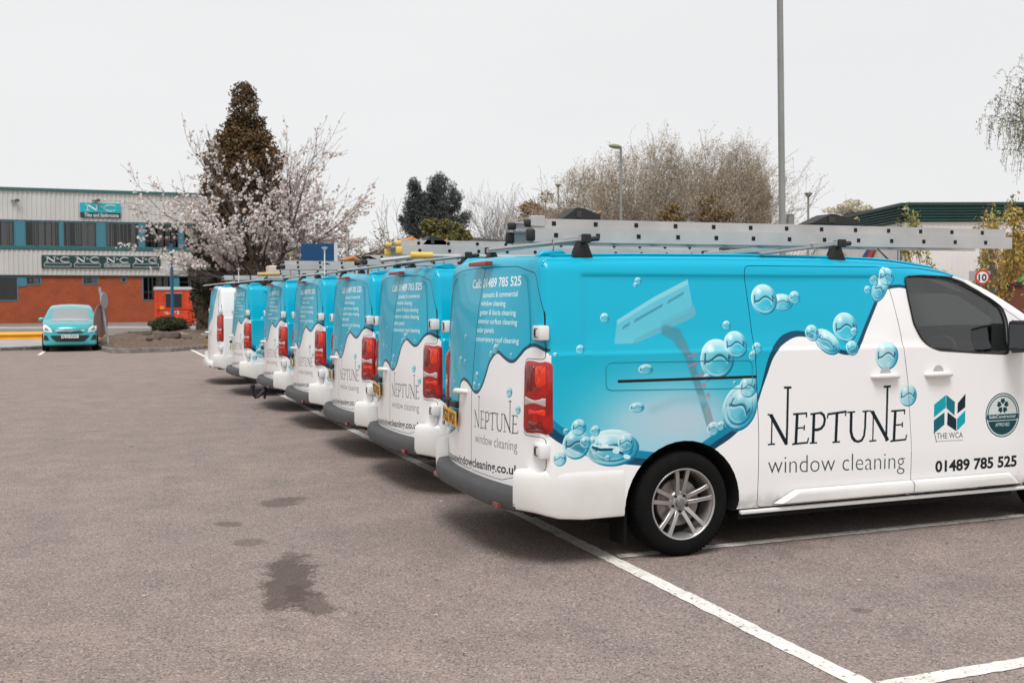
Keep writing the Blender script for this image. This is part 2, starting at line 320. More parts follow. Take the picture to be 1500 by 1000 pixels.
# ---- right-hand side print
def smooth_line(P, n=4):
    P = [np.array(p, float) for p in P]; out = []
    for i in range(len(P)-1):
        p0 = P[max(i-1, 0)]; p1 = P[i]; p2 = P[i+1]; p3 = P[min(i+2, len(P)-1)]
        for k in range(n):
            t = k/n; out.append(.5*((2*p1)+(-p0+p2)*t+(2*p0-5*p1+4*p2-p3)*t*t+(-p0+3*p1-3*p2+p3)*t**3))
    out.append(P[-1]); return out
def c3(x, y): return S(1100+.3*x, 360+.3*y)
def c5(x, y): return S(1100+.3*x, 540+.3*y)
def side_canvas(letters=True):
    cv = Canvas(-1.3, 4.3, .15, 1.98, 390, CY)
    b = cv.bb(-1.3, 4.3, .15, 1.98)
    sl, X, Z = b; cx, cz = S(975, 625)
    g = np.exp(-(((X-cx)/.62)**2+((Z-cz)/.34)**2)*1.1)*1.15; cv.put(sl, np.clip(g, 0, .92), (160, 203, 217))
    g = np.exp(-(((X-cx-.1)/.33)**2+((Z-cz-.03)/.14)**2)); cv.put(sl, g*.7, (186, 200, 210))
    g = np.clip((Z-1.35)/.7, 0, 1)*np.clip((X+1)/4, 0, 1); cv.put(sl, g*.35, (0, 150, 200))
    # washed brush head on its pole
    def c2(x, y): return S(880+.24*x, 360+.24*y)
    cv.poly([c2(*p) for p in [(90, 600), (108, 455), (330, 315), (540, 205), (566, 340), (592, 415), (560, 445), (400, 520), (215, 598)]], (140, 192, 206), .62)
    cv.poly([c2(*p) for p in [(200, 598), (215, 570), (400, 480), (560, 400), (566, 340), (598, 400), (590, 440), (440, 500), (215, 600)]], (84, 160, 178), .6)
    cv.poly([c2(*p) for p in [(108, 455), (330, 315), (540, 205), (545, 235), (330, 345), (112, 480)]], (165, 208, 218), .5)
    for i in range(26):
        t = i/25; x, y = 150+t*360, 500-t*205
        if i in (3, 4, 17, 18): continue
        cv.stroke([c2(x-4, y+6), c2(x+5, y-11)], .010, (52, 130, 146), .8)
    for i in range(13):
        t = i/12; x, y = 380+t*175, 488-t*88; cv.stroke([c2(x, y), c2(x+8, y-28)], .004, (70, 150, 168), .8)
    cv.stroke([c2(410, 520), c2(470, 545), c2(500, 600), c2(530, 660)], [.07, .085, .075, .045], (70, 132, 148), .8, soft=.02)
    pole = [c2(500, 600), c2(545, 700), c2(590, 840), c2(630, 960)]+[S(1040, 620)]
    cv.stroke(pole, .052, (78, 138, 154), .8, soft=.014); cv.stroke([S(1036, 600), S(1043, 628)], .046, (140, 158, 166), .9, soft=.006)
    for (x, y) in [(560, 665), (565, 722), (605, 785), (615, 855), (640, 915)]:
        cv.stroke([c2(x-28, y+12), c2(x, y+4), c2(x+22, y-8)], .012, (170, 128, 148), .8, soft=.004); cv.stroke([c2(x+14, y-14), c2(x+22, y+12)], .014, (170, 120, 142), .7, soft=.004)
    cv.stroke([S(955, 600), S(985, 588), (S(1015, 583)), S(1050, 588), S(1075, 600)], .05, (140, 184, 198), .6, soft=.04)
    # white wave
    left = [(780, 612), (805, 632), (822, 645), (850, 658), (880, 672), (915, 676), (1000, 680), (1050, 652), (1080, 630), (1102, 604), (1113, 578), (1121, 552), (1131, 522), (1147, 501),
            (1168, 491), (1190, 494), (1210, 505), (1232, 517), (1250, 517), (1262, 502), (1276, 470), (1291, 434), (1300, 424), (1318, 421), (1330, 423)]
    P = [S(*p) for p in left]; P = smooth_line(P)
    top = [S(*p) for p in [(1345, 421), (1375, 419), (1392, 411), (1404, 402), (1418, 397)]]
    white = list(P)+top+[(2.36, 1.98), (4.4, 1.98), (4.4, .1), (-1.4, .1), (-1.4, P[0][1])]
    xs = np.array([p[0] for p in P]); k = int(np.argmin(abs(xs-.52)))
    cv.stroke([(p[0], p[1]+.035) for p in P[:k]], .085, MIDT); cv.poly(white, WH)
    W = np.interp(np.arange(len(P)), [0, k*.4, k*.8, k+4, k+9, k+16, k+24, k+36, len(P)], [.05, .05, .04, .012, .03, .05, .026, .03, .02])
    cv.stroke([(p[0], p[1]+.008) for p in P], W, NAVY); cv.stroke(top, .02, NAVY)
    cv.poly(white[len(P)-1:len(P)+7], WH)
    # bubbles traced where they stand (photo pixels)
    big = [(1051, 526, 25), (1079, 505, 17), (1241, 480, 18), (1299, 521, 17), (1330, 579, 13), (844, 651, 20), (1122, 439, 19)]
    for u, v, r, rx, rz, ro in [(1084, 597, 22, 1., 1.25, -.5), (897, 656, 33, 1.08, .66, -.05), (1213, 501, 18, 1.0, .66, -.6), (1291, 424, 14, .6, 1.1, -.6), (1148, 443, 15, 1, .62, 0)]:
        x, z = S(u, v); x2, _ = S(u+r, v); cv.stroke([(x-.01, z-.012), (x+.01, z-.012)], (x2-x)*2*min(rx, rz)*1.1, NAVY, .0); 
        cv.bubble(x, z, (x2-x)*1.12, rx, rz, ro, 1.); cv.bubble(x, z, (x2-x)*.9, rx*.98, rz*.92, ro, .85)
    x, z = S(885, 661); cv.stroke([S(868, 655), S(880, 659), S(895, 658), S(912, 664)], .014, NAVY); cv.stroke([S(868, 651), S(882, 655), S(898, 654), S(912, 660)], .012, (205, 232, 238))
    for u, v in [(882, 645), (886, 652), (902, 660), (918, 668)]: x, z = S(u, v); cv.stroke([(x-.01, z), (x+.012, z-.006)], .026, (218, 240, 242), .9)
    for u, v, r in big+[(917, 648, 12), (872, 631, 7), (848, 626, 11), (858, 648, 8), (829, 632, 4), (820, 672, 10), (868, 646, 3), (890, 671, 4), (937, 412, 5), (933, 418, 3), (888, 466, 6.5),
                        (1067, 477, 6), (851, 512, 6), (1110, 510, 7), (1103, 521, 6), (1167, 436, 8), (1300, 405, 11), (1283, 411, 6), (1274, 425, 5), (1192, 488, 10), (1249, 510, 9), (1254, 486, 5),
                        (1096, 567, 13), (1045, 628, 9), (1056, 624, 6), (1035, 553, 5), (1076, 561, 2.5), (785, 470, 4), (814, 520, 3)]:
        x, z = S(u, v); x2, _ = S(u+r, v); cv.bubble(x, z, x2-x)
    for u, v in [(946, 541), (933, 597)]: x, z = S(u, v); x2, _ = S(u+11, v); cv.bubble(x, z, x2-x, 1, .6, 0)
    if letters:
        m = S(1200, 600)[0]-S(1199.7, 600)[0]
        cv.strokes(neptune(c3, m), INK)
        cv.text('window cleaning', c5(85, 512), c5(752, 487), c5(84, 427), (30, 40, 48), bold=-.017)
        cv.text('01489 785 525', c5(903, 504), c5(1301, 474), c5(902, 449), (20, 26, 30), bold=.032)
        for P4, c in [([(895, 775), (952, 728), (952, 790), (893, 838)], (0, 158, 172)), ([(954, 728), (996, 762), (994, 829), (954, 792)], (4, 112, 124)),
                      ([(1010, 768), (1048, 722), (1046, 788), (1008, 818)], (10, 38, 46)), ([(893, 852), (945, 812), (945, 872), (893, 916)], (4, 96, 108)),
                      ([(960, 812), (1003, 845), (1003, 904), (958, 874)], (10, 40, 48)), ([(1006, 845), (1047, 802), (1046, 862), (1006, 903)], (0, 162, 176))]:
            cv.poly([c3(*p) for p in P4], c)
        cv.text('THE WCA', c3(908, 942), c3(1035, 936), c3(907, 914), (40, 48, 54), bold=-.005)
        cv.stroke([c3(897, 915), c3(906, 958)], .005, (40, 48, 54)); cv.stroke([c3(912, 954), c3(1034, 948)], .007, (150, 152, 152), .7)
        x, z = c3(1229, 826); rr = c3(1311, 826)[0]-x
        def disc(r, c):
            t = np.linspace(0, 2*math.pi, 49)[:-1]; cv.poly([(x+r*math.cos(q), z+r*math.sin(q)) for q in t], c)
        disc(rr, (8, 66, 74)); disc(rr*.95, (214, 218, 216)); disc(rr*.89, (8, 66, 74)); disc(rr*.84, (206, 210, 209))
        t = np.linspace(-math.pi+.12, -.12, 25); cv.poly([(x+rr*.84*math.cos(q), z+rr*.84*math.sin(q)) for q in t], (8, 62, 70))
        for i in range(5):
            a = math.pi/2+i*2*math.pi/5; q = np.array([math.cos(a), math.sin(a)]); nn = np.array([-q[1], q[0]]); c0 = np.array([x, z+rr*.42])
            cv.poly([c0+q*rr*.07, c0+q*rr*.2+nn*rr*.13, c0+q*rr*.36+nn*rr*.08, c0+q*rr*.3, c0+q*rr*.36-nn*rr*.08, c0+q*rr*.2-nn*rr*.13], (8, 52, 60))
        cv.poly([(x-rr*.93, z-rr*.17), (x-rr*.93, z+rr*.04), (x+rr*.93, z+rr*.04), (x+rr*.93, z-rr*.17)], (8, 62, 70))
        cv.text('SafeContractor', (x-rr*.8, z-rr*.13), (x+rr*.8, z-rr*.13), (x-rr*.8, z+rr*.02), (225, 230, 229), bold=.015)
        cv.stroke([(x-rr*.86, z-rr*.24), (x+rr*.86, z-rr*.24)], rr*.035, (206, 210, 209))
        cv.text('APPROVED', (x-rr*.42, z-rr*.5), (x+rr*.42, z-rr*.5), (x-rr*.42, z-rr*.34), (225, 230, 229), bold=.01)
    return cv
# ---- rear print
def r1(x, y): return T(620+.42*x, 360+.42*y)
def rear_canvas():
    cv = Canvas(-1.0, 1.0, .15, 1.98, 560, CY)
    bnd = [(470, 400), (438, 385), (412, 361), (385, 350), (358, 360), (336, 385), (318, 404), (300, 405), (280, 390), (262, 374), (247, 382), (230, 410), (218, 450), (205, 488), (190, 512), (175, 508), (158, 480), (142, 467), (131, 478), (126, 505), (124, 545), (120, 600), (108, 640), (84, 662), (60, 668)]
    P = [r1(*p) for p in bnd]; P[0] = (-1.02, P[1][1]-.02); P[-1] = (1.02, P[-2][1])
    P = smooth_line(P)
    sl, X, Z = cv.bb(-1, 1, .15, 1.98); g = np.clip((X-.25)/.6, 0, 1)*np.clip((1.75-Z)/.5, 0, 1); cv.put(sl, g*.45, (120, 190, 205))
    cv.poly(list(P)+[(1.05, .1), (-1.05, .1)], WH); cv.stroke([(p[0], p[1]+.006) for p in P], .022, NAVY)
    for x, y, r in [(147, 320, 10), (252, 360, 16), (236, 378, 11), (262, 348, 7), (306, 382, 7), (187, 455, 15), (178, 488, 14), (195, 490, 9), (130, 400, 14), (145, 405, 9), (107, 480, 12), (101, 515, 8), (300, 510, 17), (330, 571, 14), (104, 632, 12), (90, 652, 10), (122, 640, 9)]:
        yy, z = r1(x, y); r3 = abs(r1(x, y+r)[1]-z); cv.bubble(yy, z, r3*1.15, -1.)
    def tx(s, x0, y0, x1, y1, h, col, bold=0., shear=0., a=1.): cv.text(s, r1(x0, y0), r1(x1, y1), r1(x0, y0-h), col, bold, shear, a)
    tx('Call: 01489 785 525', 172, 149, 343, 138, 30, (236, 240, 240), .02, .25)
    for s, x0, y0, x1, y1, h in [('domestic & commercial', 208, 181, 330, 176, 18), ('window cleaning', 203, 209, 287, 210, 18), ('gutter & fascia cleaning', 197, 240, 323, 243, 18),
                                 ('exterior surface cleaning', 192, 270, 328, 276, 18), ('solar panels', 187, 301, 246, 304, 18), ('conservatory roof cleaning', 183, 332, 334, 341, 18)]:
        tx(s, x0, y0, x1, y1, h, (232, 238, 238), .012, .22)
    A, B = np.array(r1(178, 629)), np.array(r1(328, 655)); H = np.array(r1(178, 570))-A
    def f(x, y):
        bx = (x-83)/(751-83); y0 = 969-20*(x-83)/(751-83); hgt = (y0-y)/150.
        if hgt > 1.2: hgt = hgt*.98
        return A+(B-A)*bx+H*hgt
    cv.strokes(neptune(f, abs(H[1])/150, 1.), (44, 50, 56))
    tx('window cleaning', 181, 684, 328, 716, 33, (110, 114, 118), -.006)
    tx('www.neptunewindowcleaning.co.uk', 76, 722, 337, 800, 26, (34, 38, 42), .02)
    return cv
# ---------------------------------------------------------------- the van
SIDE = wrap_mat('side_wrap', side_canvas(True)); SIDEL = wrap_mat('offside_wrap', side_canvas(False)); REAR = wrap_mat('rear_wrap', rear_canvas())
UVS = (-1.3, 4.3, .15, 1.98); UVR = (-1., 1., .15, 1.98)
def box_grid(xs, ys, zs):
    """closed box surface on the given grid lines"""
    idx = {}; V = []; F = []
    def vid(i, j, k):
        if (i, j, k) not in idx: idx[i, j, k] = len(V); V.append((xs[i], ys[j], zs[k]))
        return idx[i, j, k]
    nx, ny, nz = len(xs)-1, len(ys)-1, len(zs)-1
    for j in range(ny):
        for k in range(nz):
            F.append((vid(0, j, k), vid(0, j, k+1), vid(0, j+1, k+1), vid(0, j+1, k))); F.append((vid(nx, j, k), vid(nx, j+1, k), vid(nx, j+1, k+1), vid(nx, j, k+1)))
    for i in range(nx):
        for k in range(nz):
            F.append((vid(i, 0, k), vid(i+1, 0, k), vid(i+1, 0, k+1), vid(i, 0, k+1))); F.append((vid(i, ny, k), vid(i, ny, k+1), vid(i+1, ny, k+1), vid(i+1, ny, k)))
    for i in range(nx):
        for j in range(ny):
            F.append((vid(i, j, 0), vid(i, j+1, 0), vid(i+1, j+1, 0), vid(i+1, j, 0))); F.append((vid(i, j, nz), vid(i+1, j, nz), vid(i+1, j+1, nz), vid(i, j+1, nz)))
    return np.array(V, float), F
def rounded(V, lo, hi, m):
    q = np.minimum(np.maximum(V, np.array(lo)+m), np.array(hi)-m); d = (V-q)/m; n = np.maximum(1e-9, np.linalg.norm(d, axis=1, keepdims=True))
    return np.where((abs(d) > 1e-9).sum(1, keepdims=True) > 1, q+d/n*m, V)
def sst(a, b, x): t = np.clip((x-a)/(b-a), 0, 1); return t*t*(3-2*t)
def van_shape():
    X0, X1, Z0, Z1 = -.935, 4.05, .25, 1.9
    xs = sorted(set(np.round(np.concatenate([np.linspace(X0, X0+.05, 5), np.arange(X0+.08, X1-.06, .045), np.linspace(X1-.06, X1, 4), [-.70, -.68, -.66]]), 4)))
    ys = np.concatenate([np.linspace(-HW, -HW+.09, 6), np.linspace(-HW+.12, HW-.12, 32), np.linspace(HW-.09, HW, 6)])
    zs = sorted(set(np.round(np.concatenate([np.linspace(Z0, Z0+.04, 3), np.arange(Z0+.08, Z1-.12, .05), np.linspace(Z1-.09, Z1, 7), [.598, .602, 1.285, 1.295, 1.305, 1.315, 1.765, 1.775, 1.783, 1.79]]), 4)))
    V, F = box_grid(xs, ys, zs)
    V = rounded(V, (X0, -HW, Z0), (X1, HW, Z1), np.array([.045, .085, .085]))
    x, y, z = V.T.copy(); yn = np.clip(y/HW, -1, 1); c = (z-Z0)/(Z1-Z0)
    w = 1-sst(-.93, -.5, x); fr = sst(3.3, 4.05, x)
    H = HE(x); z2 = Z0+c*(H-Z0)+.03*(1-yn**2)*np.clip(c, 0, 1)**5
    z2 = np.where(x > 3.4, z2+.05*(1-yn**2)*c**3*sst(3.4, 3.7, x), z2)
    x2 = x-bowB(z2)*(1-abs(yn)**2.4)*w + fr*(.16*(1-abs(yn)**2.6)-.10*np.clip(.55-c, 0, 1)-.12*np.clip(c-.75, 0, .25)*4*.5)
    t = tumble(z2+np.where(x > 2.2, 1.9-H, 0)*.55*0)
    tap = .11*sst(2.7, 4.05, x)**1.2
    y2 = y-np.sign(y)*(t*abs(yn)+tap*abs(yn))
    side = abs(yn) > .97
    y2 = y2-np.sign(y)*np.where(side & (z2 > 1.30) & (x < 3), .009*sst(1.295, 1.315, z2), 0)           # shoulder line
    rec = sst(-.70, -.66, x)*(1-sst(1.60, 1.64, x))*(1-sst(1.765, 1.79, z2))*sst(1.33, 1.40, z2)
    y2 = y2-np.sign(y)*np.where(side, .011*rec, 0)                                                          # pressed panel above it
    y2 = y2-np.sign(y)*np.where(side & (z2 < .6), .012*(1-sst(.25, .6, z2)), 0)
    return np.c_[x2, y2, z2], F
def to_mesh(V, F, name='shape'):
    me = bpy.data.meshes.new(name); me.from_pydata([tuple(v) for v in V], [], F)
    bm = bmesh.new(); bm.from_mesh(me); bmesh.ops.recalc_face_normals(bm, faces=bm.faces); bm.to_mesh(me); bm.free(); return me
def boolean(a, cut, op='DIFFERENCE'):
    oa = bpy.data.objects.new('a', a); ob = bpy.data.objects.new('b', cut); COL.objects.link(oa); COL.objects.link(ob)
    m = oa.modifiers.new('m', 'BOOLEAN'); m.operation = op; m.object = ob; m.solver = 'EXACT'
    dg = bpy.context.evaluated_depsgraph_get(); dg.update(); r = bpy.data.meshes.new_from_object(oa.evaluated_get(dg))
    bpy.data.objects.remove(oa); bpy.data.objects.remove(ob); return r
class Skin:
    """the uncut outer surface: gives cut pieces their smooth normals, and separates outside from cut faces"""
    def __init__(s, me):
        s.v = [v.co.copy() for v in me.vertices]; s.n = [v.normal.copy() for v in me.vertices]; s.f = [tuple(p.vertices) for p in me.polygons]
        s.t = BVHTree.FromPolygons(s.v, s.f)
    def at(s, p, fn):
        loc, n, i, d = s.t.find_nearest(p)
        if loc is None: return None
        f = s.f[i]; w = [1/max(1e-6, (s.v[k]-loc).length)**2 for k in f]; q = Vector()
        for k, a in zip(f, w):
            if s.n[k].dot(n) > .5: q += s.n[k]*a
        return d, (q.normalized() if q.length > 0 else n), n
def finish(me, skin, inner=3, tol=.0015, thr=.6):
    """material: 0 right side and roof, 1 rear, 2 left side, 3 cut faces"""
    uv = me.uv_layers.new(name='UVMap'); N = [None]*len(me.loops)
    for p in me.polygons:
        r = skin.at(p.center, p.normal); out = r and r[0] < tol and r[2].dot(p.normal) > .85
        c, n = p.center, p.normal; k = inner
        p.use_smooth = True
        if out:
            k = 1 if (n.x < -.62) else (2 if n.y > .4 else 0)
            if n.z < -.7: k = inner
            if c.x > 3.98 and n.x > .6: k = 0
        if k == inner and (c.x < 1.3 or c.x > 2.8 or c.z < .5): k = 4
        p.material_index = k
        for li in p.loop_indices:
            v = me.vertices[me.loops[li].vertex_index].co
            if k == 1: u = ((v.y-UVR[0])/(UVR[1]-UVR[0]), (v.z-UVR[2])/(UVR[3]-UVR[2]))
            elif out and n.z > .75: u = ((v.x-UVS[0])/(UVS[1]-UVS[0]), (1.93-UVS[2])/(UVS[3]-UVS[2]))
            else: u = ((v.x-UVS[0])/(UVS[1]-UVS[0]), (v.z-UVS[2])/(UVS[3]-UVS[2]))
            uv.data[li].uv = u
            if out:
                q = skin.at(v, n); N[li] = q[1] if q[1].dot(n) > thr else n
            else: N[li] = n
    me.normals_split_custom_set([tuple(n) for n in N]); return me
def prism_mesh(poly, ax, c0, c1): return MB().prism(poly, ax, c0, c1).mesh('cut')
def inset(poly, d):
    P = np.array(poly, float); A = .5*np.sum(P[:, 0]*np.roll(P[:, 1], -1)-np.roll(P[:, 0], -1)*P[:, 1]); s = 1 if A > 0 else -1; out = []
    for i in range(len(P)):
        a = P[i]-P[i-1]; b = P[(i+1) % len(P)]-P[i]; a /= np.linalg.norm(a); b /= np.linalg.norm(b)
        na = np.array([-a[1], a[0]])*s; nb = np.array([-b[1], b[0]])*s; m = na+nb; m /= max(.3, np.linalg.norm(m)); out.append(P[i]+m*d/max(.4, m.dot(na)))
    return [tuple(p) for p in out]
def rpoly(P, r, n=4):
    """round the corners of a polygon"""
    P = [np.array(p, float) for p in P]; out = []
    for i in range(len(P)):
        a, b, c = P[i-1], P[i], P[(i+1) % len(P)]; la, lc = np.linalg.norm(a-b), np.linalg.norm(c-b); k = min(r, la*.45, lc*.45)
        p0 = b+(a-b)/la*k; p2 = b+(c-b)/lc*k
        for t in np.linspace(0, 1, n+1): out.append(tuple((1-t)**2*p0+2*t*(1-t)*b+t*t*p2))
    return out
VM = [SIDE, REAR, SIDEL, mat('inner_panel_grey', (.46, .47, .47), .8), DARK]
def tri_ok(me): return len(me.polygons) > 0
LENSR = mat('red_lens', (.36, .004, .003), .12, coat=.5, var=.5, scale=11); LENSO = mat('orange_lens', (.75, .035, .004), .15, coat=.5); LENSD = mat('deep_red_lens', (.16, .002, .002), .15, coat=.6); LENSW = mat('clear_lens', (.55, .5, .47), .1, coat=1., metal=.3)
RIM = mat('alloy_rim', (.46, .45, .44), .34, metal=.75, var=.12, scale=8); DISC = mat('brake_disc', (.30, .27, .25), .5, metal=.7, var=.35, scale=14)
PLATE = mat('yellow_plate', (.80, .38, .02), .35); PLATEW = mat('white_plate', (.72, .72, .70), .35); INKM = mat('black_letters', (.012, .012, .014), .5)
SEAT = mat('seat_fabric', (.06, .062, .066), .85, var=.3, scale=30); TRIM = mat('grey_trim', (.16, .163, .165), .7)

def letters_mesh(st, w, h, bold=0., depth=.002):
    v, t, _ = text_tris(st, bold); m = MB(); P = [(x*w, 0, y*h) for x, y in v]
    m.add(P, [tuple(q) for q in t]); return m.mesh('letters', fix=False)
def make_wheel(parent, name, x, y, side):
    e = bpy.data.objects.new(name, None); COL.objects.link(e); e.parent = parent; e.location = (x, y, .335); e.empty_display_size = .1
    if side > 0: e.rotation_euler.z = math.pi
    if not hasattr(make_wheel, 'me'):
        t = MB(); t.lathe([(.225, -.10), (.232, -.112), (.262, -.122), (.300, -.118), (.318, -.104), (.330, -.085), (.335, -.05), (.335, .05), (.330, .085), (.318, .104), (.29, .115), (.225, .10)], 64, 1)
        for k in range(72):
            for yy in (-.06, .06):
                a = 2*math.pi*k/72; c, s = math.cos(a), math.sin(a)
                t.add([(c*.3345-s*.009*q, yy+w*.028, s*.3345+c*.009*q) for q, w in ((-1, -1), (1, -1), (1, 1), (-1, 1))]+[(c*0.3358-s*.008*q, yy+w*.026, s*0.3358+c*.008*q) for q, w in ((-1, -1), (1, -1), (1, 1), (-1, 1))],
                      [(4, 5, 6, 7), (0, 1, 5, 4), (1, 2, 6, 5), (2, 3, 7, 6), (3, 0, 4, 7)])
        tm = t.mesh('tyre', smooth=40)
        r = MB(); r.lathe([(.232, -.106), (.232, -.098), (.214, -.092), (.205, -.06), (.200, .09), (.21, .1)], 64, 1)
        r.lathe([(.232, -.106), (.226, -.113), (.216, -.108), (.214, -.092)], 64, 1)
        for k in range(5):
            for s in (-1, 1):
                a0 = math.pi/2+k*2*math.pi/5; A = []
                for rr, off, yo, wd in ((.052, .017, -.062, .015), (.10, .024, -.078, .0135), (.16, .032, -.09, .0125), (.221, .042, -.098, .0155)):
                    c, sn = math.cos(a0), math.sin(a0)
                    for w_, yy in ((-wd, yo), (wd, yo), (wd*.8, yo+.028), (-wd*.8, yo+.028)):
                        o_ = off*s+w_; A.append((c*rr-sn*o_, yy, sn*rr+c*o_))
                F = [(3, 2, 1, 0), (12, 13, 14, 15)]
                for q in range(3):
                    for z in range(4): F.append((q*4+z, q*4+(z+1) % 4, q*4+4+(z+1) % 4, q*4+4+z))
                r.add(A, F)
        r.lathe([(.0, -.058), (.066, -.058), (.078, -.05), (.08, -.02), (0, -.02)], 32, 1)
        rm = r.mesh('rim', smooth=35, bevel=.002, seg=1)
        d = MB(); d.lathe([(0, -.03), (.15, -.03), (.152, -.005), (0, -.005)], 40, 1); d.lathe([(0, -.036), (.088, -.036), (.09, -.03)], 32, 1)
        dm = d.mesh('brake_disc', smooth=30)
        h = MB(); h.lathe([(0, -.082), (.026, -.080), (.03, -.074), (.03, -.055), (0, -.055)], 24, 1)
        for k in range(5):
            a = math.pi/2+(k+.5)*2*math.pi/5; h.lathe([(0, -.066), (.009, -.066), (.010, -.05)], 8, 1, (math.cos(a)*.054, 0, math.sin(a)*.054), m=1)
        hm = h.mesh('hub_cap', smooth=30); b = MB(); b.lathe([(0, .02), (.198, .02), (.2, .09), (0, .09)], 32, 1); bm_ = b.mesh('wheel_hub', smooth=30)
        make_wheel.me = (tm, rm, dm, hm, bm_); tm.materials.append(RUBBER); rm.materials.append(RIM); dm.materials.append(DISC); hm.materials.append(mat('cap_grey', (.2, .2, .2), .4, metal=.5)); hm.materials.append(DARK); bm_.materials.append(DARK)
    for n, me in zip(('tyre', 'rim', 'brake_disc', 'hub_cap', 'hub'), make_wheel.me):
        o = bpy.data.objects.new(n, me); COL.objects.link(o); o.parent = e
    return e

